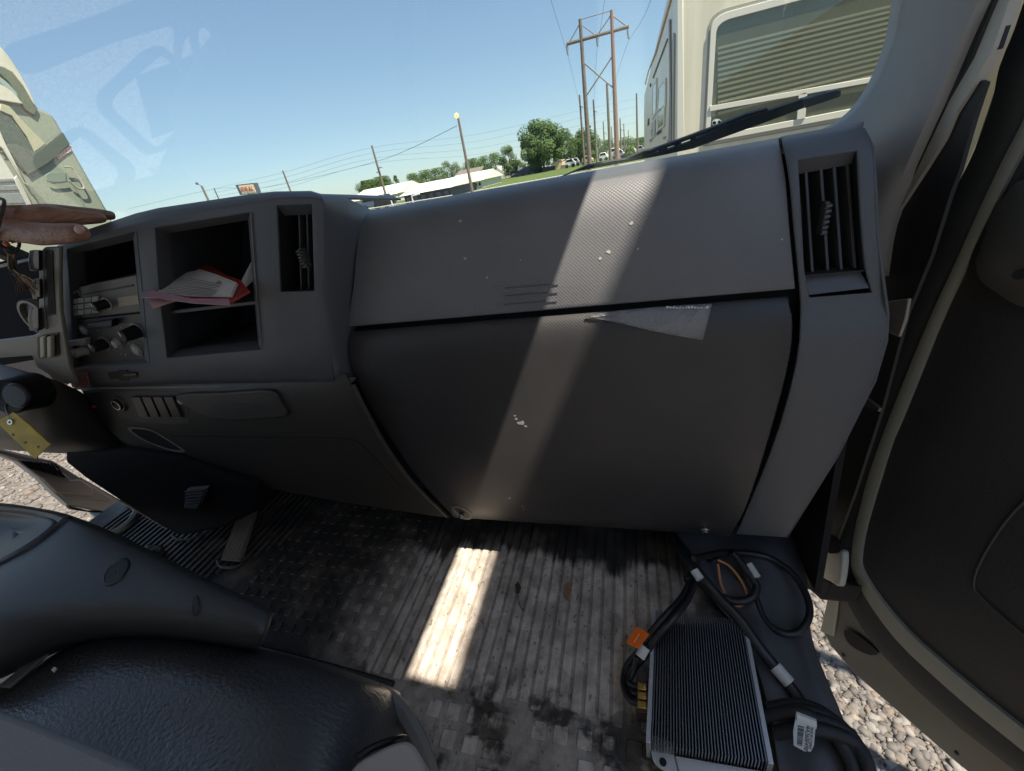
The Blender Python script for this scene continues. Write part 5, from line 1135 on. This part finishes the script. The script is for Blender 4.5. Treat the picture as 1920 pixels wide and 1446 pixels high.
bld('metal_building', 'long low white metal building behind the utility pole on the left', 'building', 76, 655, 742, (380, 363), WW, WR, 14, 1.7, win=5)
bld('metal_building', 'white roofed building with a dark open front behind the fence', 'building', 50, 757, 843, (367, 352), mat('dark shed front', (.05, .055, .06), .7), WR, 10, 1.0, win=6, wmat=mat('shed glass', (.09, .10, .11), .3))
bld('metal_building', 'white motel like building with a row of dark openings behind the lamp pole', 'building', 67, 838, 902, (350, 338), WW, WR, 12, 1.3, win=9)
bld('house', 'house with a broad brown hipped roof behind the white building', 'house', 90, 850, 892, (339, 331), WW, mat('brown shingle', (.20, .16, .14), .9), 12, 1.7)
gb = thing('gabled_barn', 'white gabled barn between the conifer and the round topped tree', 'barn', (P(932, 340, Y=110).x, 110, GZ))
prism('wall', [P(913, 346, Y=110), P(914, 326, Y=110), P(930, 312, Y=110), P(949, 326, Y=110), P(951, 343, Y=110)], (0, 18, 0), mat('white siding', (.70, .68, .62), .6), gb)
prism('roof', [P(912, 327.5, Y=109.5), P(930, 310.5, Y=109.5), P(931, 313, Y=109.5), P(914, 329, Y=109.5)], (0, 19, 0), mat('grey roof', (.35, .34, .32), .8), gb)
bld('house', 'dark shaded brown house under the big round tree', 'house', 104, 958, 1004, (330, 322), mat('brown siding', (.14, .12, .10), .8), mat('dark shingle', (.09, .09, .095), .9), 10, 1.4, win=4, wmat=mat('pale window', (.4, .36, .28), .5))
bld('garage', 'low beige garage wall right of the big tree trunk', 'garage', 108, 1018, 1042, (316, 311), mat('beige wall', (.50, .44, .33), .8), mat('grey roof', (.35, .34, .32), .8), 8, .6)
bld('storage_shed', 'tall tan shed right of the big tree', 'shed', 104, 1040, 1054, (304, 302), mat('tan wall', (.66, .52, .33), .8), mat('tan roof', (.5, .42, .3), .8), 6, .3, eave=.1)
bld('shipping_container', 'reddish brown container next to the tan shed', 'container', 102, 1051, 1062, (311, 309), mat('red brown steel', (.30, .19, .15), .7), mat('red brown steel', (.30, .19, .15), .7), 5, .1, eave=.05)
def vehicle(lab, x0, x1, yt, Y, body, cat='vehicle', grp='vehicles parked beyond the road', yb=None):
    a, b = P(x0, yt, Y=Y), P(x1, yt, Y=Y); zb = GZ+.35; L = b.x-a.x; H = max(1.3, (a.z+b.z)/2-zb)
    o = thing('parked_vehicle', lab, cat, ((a.x+b.x)/2, Y, GZ), group=grp)
    pts = [(a.x, Y, zb), (b.x, Y, zb), (b.x, Y, zb+H*.5), (b.x-L*.12, Y, zb+H*.58), (b.x-L*.28, Y, zb+H), (a.x+L*.2, Y, zb+H), (a.x+L*.04, Y, zb+H*.6)]
    prism('body', pts, (0, 2.0, 0), body, o, bevel=.12)
    prism('side_window', [(b.x-L*.18, Y-.02, zb+H*.58), (b.x-L*.31, Y-.02, zb+H*.92), (a.x+L*.23, Y-.02, zb+H*.92), (a.x+L*.12, Y-.02, zb+H*.6)], (0, .05, 0), BLACK, o)
    for u in (.2, .8):
        bm = bmesh.new(); cyl(bm, (a.x+L*u, Y, GZ+.35), (0, 1, 0), .35, .25, 18); obj('wheel', bm, RUBBER, o)
VW, VG = mat('white vehicle paint', (.72, .70, .66), .3), mat('grey vehicle paint', (.30, .31, .33), .3)
VB, VT, VD = mat('blue vehicle paint', (.10, .14, .22), .3), mat('tan vehicle paint', (.50, .40, .26), .3), mat('black vehicle paint', (.03, .03, .035), .25)
for lab, x0, x1, yt, Y, m in (
 ('blue car at the left end of the fence', 676, 712, 383, 56, VB), ('black car behind the left end of the fence', 700, 730, 383, 52, VD),
 ('white van left of the tan pickup among the parked vehicles', 1058, 1078, 302, 96, VW), ('grey pickup behind the white van', 1072, 1086, 303, 100, VG),
 ('tan pickup just right of the left pylon post', 1090, 1112, 300, 96, VT), ('white truck cab left of the reddish pylon post', 1122, 1140, 292, 104, VW),
 ('big white box truck behind the reddish pylon post', 1136, 1168, 277, 118, VW), ('grey trailer at the foot of the reddish pylon post', 1148, 1172, 291, 92, VG),
 ('cream van behind the yellow green bush', 1170, 1193, 275, 112, mat('cream vehicle', (.66, .58, .38), .4)), ('grey car nearest the camper on the right', 1192, 1208, 279, 118, VG)):
    vehicle(lab, x0, x1, yt, Y, m)
# fence with flags
fc = thing('rail_fence', 'pale metal rail fence in front of the white buildings', 'fence', (P(780, 380, Y=42).x, 42, GZ))
a, b = P(690, 392, Y=42), P(848, 366.5, Y=42)
PF = mat('galvanised rail', (.55, .56, .52), .5)
tube('top_rail', [a, b], .05, PF, fc); tube('bottom_rail', [V((a.x, 42, GZ+.15)), V((b.x, 42, GZ+.15))], .03, PF, fc)
for k in range(60):
    p = a.lerp(b, k/59); tube('picket', [(p.x, 42, GZ), p], .018 if k % 10 else .05, PF, fc, seg=5)
cy = [P(x, y, Y=41) for x, y in ((735, 390), (741, 389), (749, 388), (763, 385), (768, 384), (772, 383.5), (793, 379), (806, 376), (815, 374), (825, 372), (833, 370.5))]
for k, p in enumerate(cy):
    o = thing('barrel_marker', 'small %s barrel marker at the rail fence, %s from the left of all the markers' % ('red' if k in (0, 2, 3, 5) else 'white', 'first second third fourth fifth sixth seventh eighth ninth tenth eleventh'.split()[k]), 'marker', (p.x, 41, GZ), group='red markers at the fence' if k in (0, 2, 3, 5) else 'white markers at the fence')
    mm = mat('marker red', (.55, .08, .07), .5) if k in (0, 2, 3, 5) else WHITE
    bm = bmesh.new(); cyl(bm, (p.x, 41, (GZ+p.z)/2), (0, 0, 1), .20, p.z-GZ, 14, .14); obj('barrel', bm, mm, o, bevel=.02)
    bm = bmesh.new(); cyl(bm, (p.x, 41, GZ+.04), (0, 0, 1), .28, .08, 14); obj('base', bm, BLACK, o)
for x, y in ((733, 374), (772, 368)):
    t = P(x, y, Y=46); o = thing('white_bollard_frame', 'white inverted L pipe in front of the dark shed, %s one' % ('left' if x < 740 else 'right'), 'pipe frame', (t.x, 46, GZ), group='white pipes at the shed')
    tube('pipe', [(t.x, 46, GZ), t, t+V((1.0 if x > 740 else .9, 0, .1))], .09, WHITE, o)
# ---------------------------------------------------------------- trees
LEAFM = [mat('leaf green', (.085, .14, .040), .7, col2=(.11, .17, .055), nscale=.6), mat('leaf dark', (.055, .095, .035), .7, col2=(.07, .12, .04), nscale=.6), mat('leaf light', (.15, .21, .06), .7, col2=(.11, .17, .05), nscale=.6)]
for m in LEAFM:
    b = m.node_tree.nodes['Principled BSDF']; b.inputs['Specular IOR Level'].default_value = .2
BARK = mat('bark', (.10, .08, .06), .9)
def tree(lab, px_, ytop, Y, wpx, n=2600, kind='round', ms=(0, 0, 1, 2), seed=0, low=.12, name='tree', grp=None):
    rr = random.Random(seed+int(px_)); t = P(px_, ytop, Y=Y); H = t.z-GZ; W = wpx/760*Y/.9/2
    o = thing(name, lab, 'tree', (t.x, Y, GZ), group=grp)
    bm = bmesh.new(); add_tube(bm, [V((t.x, Y, GZ)), V((t.x+W*.04, Y, GZ+H*.3)), V((t.x, Y, GZ+H*.75))], [H*.028, H*.02, H*.006], 8)
    for k in range(6):
        a = rr.random()*6.28; z = GZ+H*(.22+.35*rr.random()); add_tube(bm, [V((t.x, Y, z)), V((t.x+W*.6*math.cos(a), Y+W*.6*math.sin(a), z+H*.22))], [H*.010, H*.003], 6)
    obj('trunk', bm, BARK, o)
    cl = []
    for k in range(46 if kind != 'cone' else 30):
        h = rr.random(); a = rr.random()*6.28
        if kind == 'cone': rad = W*(1-h)*.85; cz = GZ+H*(low+(1-low)*h*.96); cs = W*(.20+.34*(1-h))
        else:
            prof_ = math.sin(math.pi*min(1, (.12+.86*h)))**.55; rad = W*.80*prof_*math.sqrt(rr.random()*.8+.2); cz = GZ+H*(low+(.93-low)*h); cs = W*(.20+.20*rr.random())
        cl.append((V((t.x+rad*math.cos(a), Y+rad*math.sin(a), cz)), cs))
    verts, faces, mi = [], [], []
    ls = max(.10, W*.036); n = int(n*2.6)
    for k in range(n):
        c, cs = rr.choice(cl); d = V((rr.gauss(0, 1), rr.gauss(0, 1), rr.gauss(0, .8))).normalized()*cs*(.55+.5*rr.random()**.5)
        p = c+d
        if p.z > t.z: p.z = t.z-rr.random()*ls
        nn = (d.normalized()+V((rr.uniform(-.8, .8), rr.uniform(-.8, .8), rr.uniform(-.2, .9)))).normalized(); u = nn.orthogonal().normalized(); v_ = nn.cross(u); s = ls*(.6+.9*rr.random())
        i = len(verts); a = rr.random()*6.28; u2 = u*math.cos(a)+v_*math.sin(a); v2 = v_*math.cos(a)-u*math.sin(a)
        verts += [p-u2*s, p-v2*s*.55, p+u2*s, p+v2*s*.55]; faces.append((i, i+1, i+2, i+3)); mi.append(rr.choice(ms))
    me = bpy.data.meshes.new('crown'); base = wloc(o); me.from_pydata([v-base for v in verts], [], faces); me.polygons.foreach_set('material_index', mi)
    for m in LEAFM: me.materials.append(m)
    c_ = bpy.data.objects.new('crown', me); C.objects.link(c_); c_.parent = o
    return o
tree('biggest round topped tree with a forked trunk beside the dark house', 1009, 223, 104, 70, 9000, low=.14)
tree('medium round tree touching the right side of the biggest tree', 1053, 243, 112, 44, 4500)
tree('tree behind the left pylon post with a pointed crown', 1094, 240, 116, 44, 5000)
tree('narrow spire shaped tree top between the pylon posts', 1106, 233, 128, 12, 900, kind='cone')
tree('loose small tree just left of the biggest tree', 950, 271, 106, 32, 3500, ms=(0, 0, 2))
tree('dark conifer standing in front of the white gabled barn', 910, 307, 88, 30, 2800, kind='cone', ms=(1, 1, 0), low=.02, name='conifer')
tree('small conifer beside the utility pole left of the white roof', 740, 329, 108, 22, 1200, kind='cone', ms=(1, 1, 0), low=.05, name='conifer')
tree('rounded tree on the left end of the far tree line', 688, 338, 112, 50, 3600, ms=(0, 1, 1))
tree('rounded tree just behind the leaning utility pole', 712, 331, 120, 46, 3000, ms=(0, 1, 1))
for x, y, w_, Y, l in ((772, 325, 34, 135, 'leftmost of the dense trees above the white roof'), (795, 319, 38, 140, 'second tree from the left above the white roof'), (818, 315, 38, 142, 'third tree from the left above the white roof'), (833, 302, 28, 150, 'taller dark tree rising from the row above the white roof'), (855, 303, 30, 150, 'small dark tree left of the lamp pole'), (882, 298, 42, 150, 'tree right behind the lamp pole'), (905, 292, 34, 160, 'feathery pale tree left of the loose small tree'), (925, 287, 34, 155, 'pale tree above the white gabled barn'),
  (968, 300, 30, 125, 'low yellow green tree between the loose small tree and the biggest tree'), (1075, 268, 30, 130, 'low tree left of the left pylon post'), (1122, 262, 26, 150, 'low tree between the pylon posts'), (1138, 262, 30, 165, 'tree behind the white truck cab'), (1155, 268, 26, 190, 'low tree right of the reddish post'), (1176, 256, 30, 200, 'pale distant tree behind the cream van'), (1200, 258, 30, 210, 'last tree before the camper side')):
    tree(l, x, y, Y, w_, 1900, ms=(0, 1, 0, 2) if Y < 155 else (0, 0, 2), seed=3, low=.05, grp='trees along the far side of the road')
tree('bright yellow green round bush in front of the cream van', 1180, 274, 88, 17, 1500, ms=(2, 2, 0), low=.02, name='bush')
# ================================================================ PERSON: hand resting on the dash top
def skin_body(name, chains, m, links, lab, cat):
    """one continuous surface: vertices with radii, edges, Skin modifier"""
    verts, edges, rad = [], [], []
    for v, r in chains: verts.append(v); rad.append(r)
    me = bpy.data.meshes.new(name); o0 = verts[0]
    me.from_pydata([v-o0 for v in verts], links, []); o = bpy.data.objects.new(name, me); C.objects.link(o); o.location = o0
    md = o.modifiers.new('skin', 'SKIN'); md.use_smooth_shade = True; md.branch_smoothing = .6
    if not me.skin_vertices: me.skin_vertices.new()
    for i, r in enumerate(rad): me.skin_vertices[0].data[i].radius = (r, r*.92)
    me.skin_vertices[0].data[0].use_root = True
    s_ = o.modifiers.new('sub', 'SUBSURF'); s_.levels = 2; s_.render_levels = 2
    me.materials.append(m); tag(o, lab, cat); return o
SKIN = mat('skin', (.36, .20, .135), .5, col2=(.27, .14, .095), nscale=45, bump=.003, bscale=110, spec=.4, stretch=(1, 1, 2.2))
pts = [ # (x, y, Y, r)
 (15, 420, .465, .033), (-60, 420, .47, .030), (-150, 420, .48, .027), (-300, 425, .50, .034),      # 0 palm root, 1 wrist, 2, 3 forearm
 (62, 411, .475, .033),                                                                              # 4 palm front
 (44, 437, .452, .0205), (88, 440, .445, .0180), (122, 438, .442, .0158), (148, 437, .442, .0148), (156, 437, .442, .0120),   # 5-9 thumb
 (98, 408, .482, .0225), (140, 408, .500, .0135), (176, 409, .520, .0105), (202, 409, .535, .0082),   # 10-13 index
 (96, 402, .505, .0175), (142, 400, .530, .0125), (186, 402, .558, .0105), (217, 405, .578, .0080),    # 14-17 middle
 (88, 399, .520, .0118), (128, 395, .552, .0095), (162, 398, .580, .0082), (186, 402, .598, .0068),    # 18-21 ring
 (74, 397, .530, .0108), (104, 393, .562, .0085), (130, 396, .585, .0072), (146, 399, .598, .0060)]    # 22-25 little
ed = [(0, 1), (1, 2), (2, 3), (0, 4), (0, 5), (5, 6), (6, 7), (7, 8), (8, 9), (4, 10), (10, 11), (11, 12), (12, 13), (4, 14), (14, 15), (15, 16), (16, 17), (4, 18), (18, 19), (19, 20), (20, 21), (0, 22), (22, 23), (23, 24), (24, 25)]
hand = skin_body('person', [(P(x, y, Y=d), r) for x, y, d, r in pts], SKIN, ed, 'bare hand and forearm resting on the dash top with the thumb along its edge', 'person')
def hobj(o): 
    # keep children of the hand in world coordinates
    return o
nailp = P(147, 434, Y=.4305)
bm = bmesh.new(); bmesh.ops.create_uvsphere(bm, u_segments=14, v_segments=8, radius=1, matrix=Matrix.Translation(P(149, 431, Y=.434)) @ Matrix.Diagonal((.0085, .004, .0060, 1)))
obj('thumb_nail', bm, mat('nail', (.50, .32, .26), .3), hand, smooth=True)
THR = [mat('thread brown', (.16, .09, .06), .8), mat('thread tan', (.42, .28, .16), .8), mat('thread dark', (.06, .04, .04), .8)]
br = thing('tassel_bracelet', 'brown braided bracelet with a long tassel hanging below the hand', 'bracelet', tuple(P(30, 480, Y=.45)))
tube('braid', [P(x, y, Y=d) for x, y, d in cr([(0, 372, .48), (8, 380, .45), (-2, 420, .43), (-6, 448, .44), (10, 466, .45), (28, 472, .45), (36, 460, .46), (34, 448, .46)], 6)], .0022, THR[2], br)
rr = random.Random(4)
for k in range(26):
    ex, ey = 30+rr.random()*42, 528+rr.random()*32+0
    mx, my = 16+rr.random()*18, 500+rr.random()*10
    tube('tassel_strand', [P(x, y, Y=d) for x, y, d in cr([(14+rr.random()*14, 472, .45), (mx, my, .445+rr.random()*.01), ((mx+ex)/2+4, (my+ey)/2, .445), (ex, ey, .445+rr.random()*.012)], 4)], .0010, rr.choice(THR), br, seg=5)
bm = bmesh.new(); bmesh.ops.create_icosphere(bm, subdivisions=2, radius=.006, matrix=Matrix.Translation(P(18, 470, Y=.447))); obj('knot', bm, THR[2], br, smooth=True)
bm = bmesh.new(); bmesh.ops.create_icosphere(bm, subdivisions=2, radius=.006, matrix=Matrix.Translation(P(11, 458, Y=.47)) @ Matrix.Diagonal((1.3, .7, .6, 1))); obj('orange_bead', bm, mat('orange bead', (.9, .16, .05), .4), br, smooth=True)
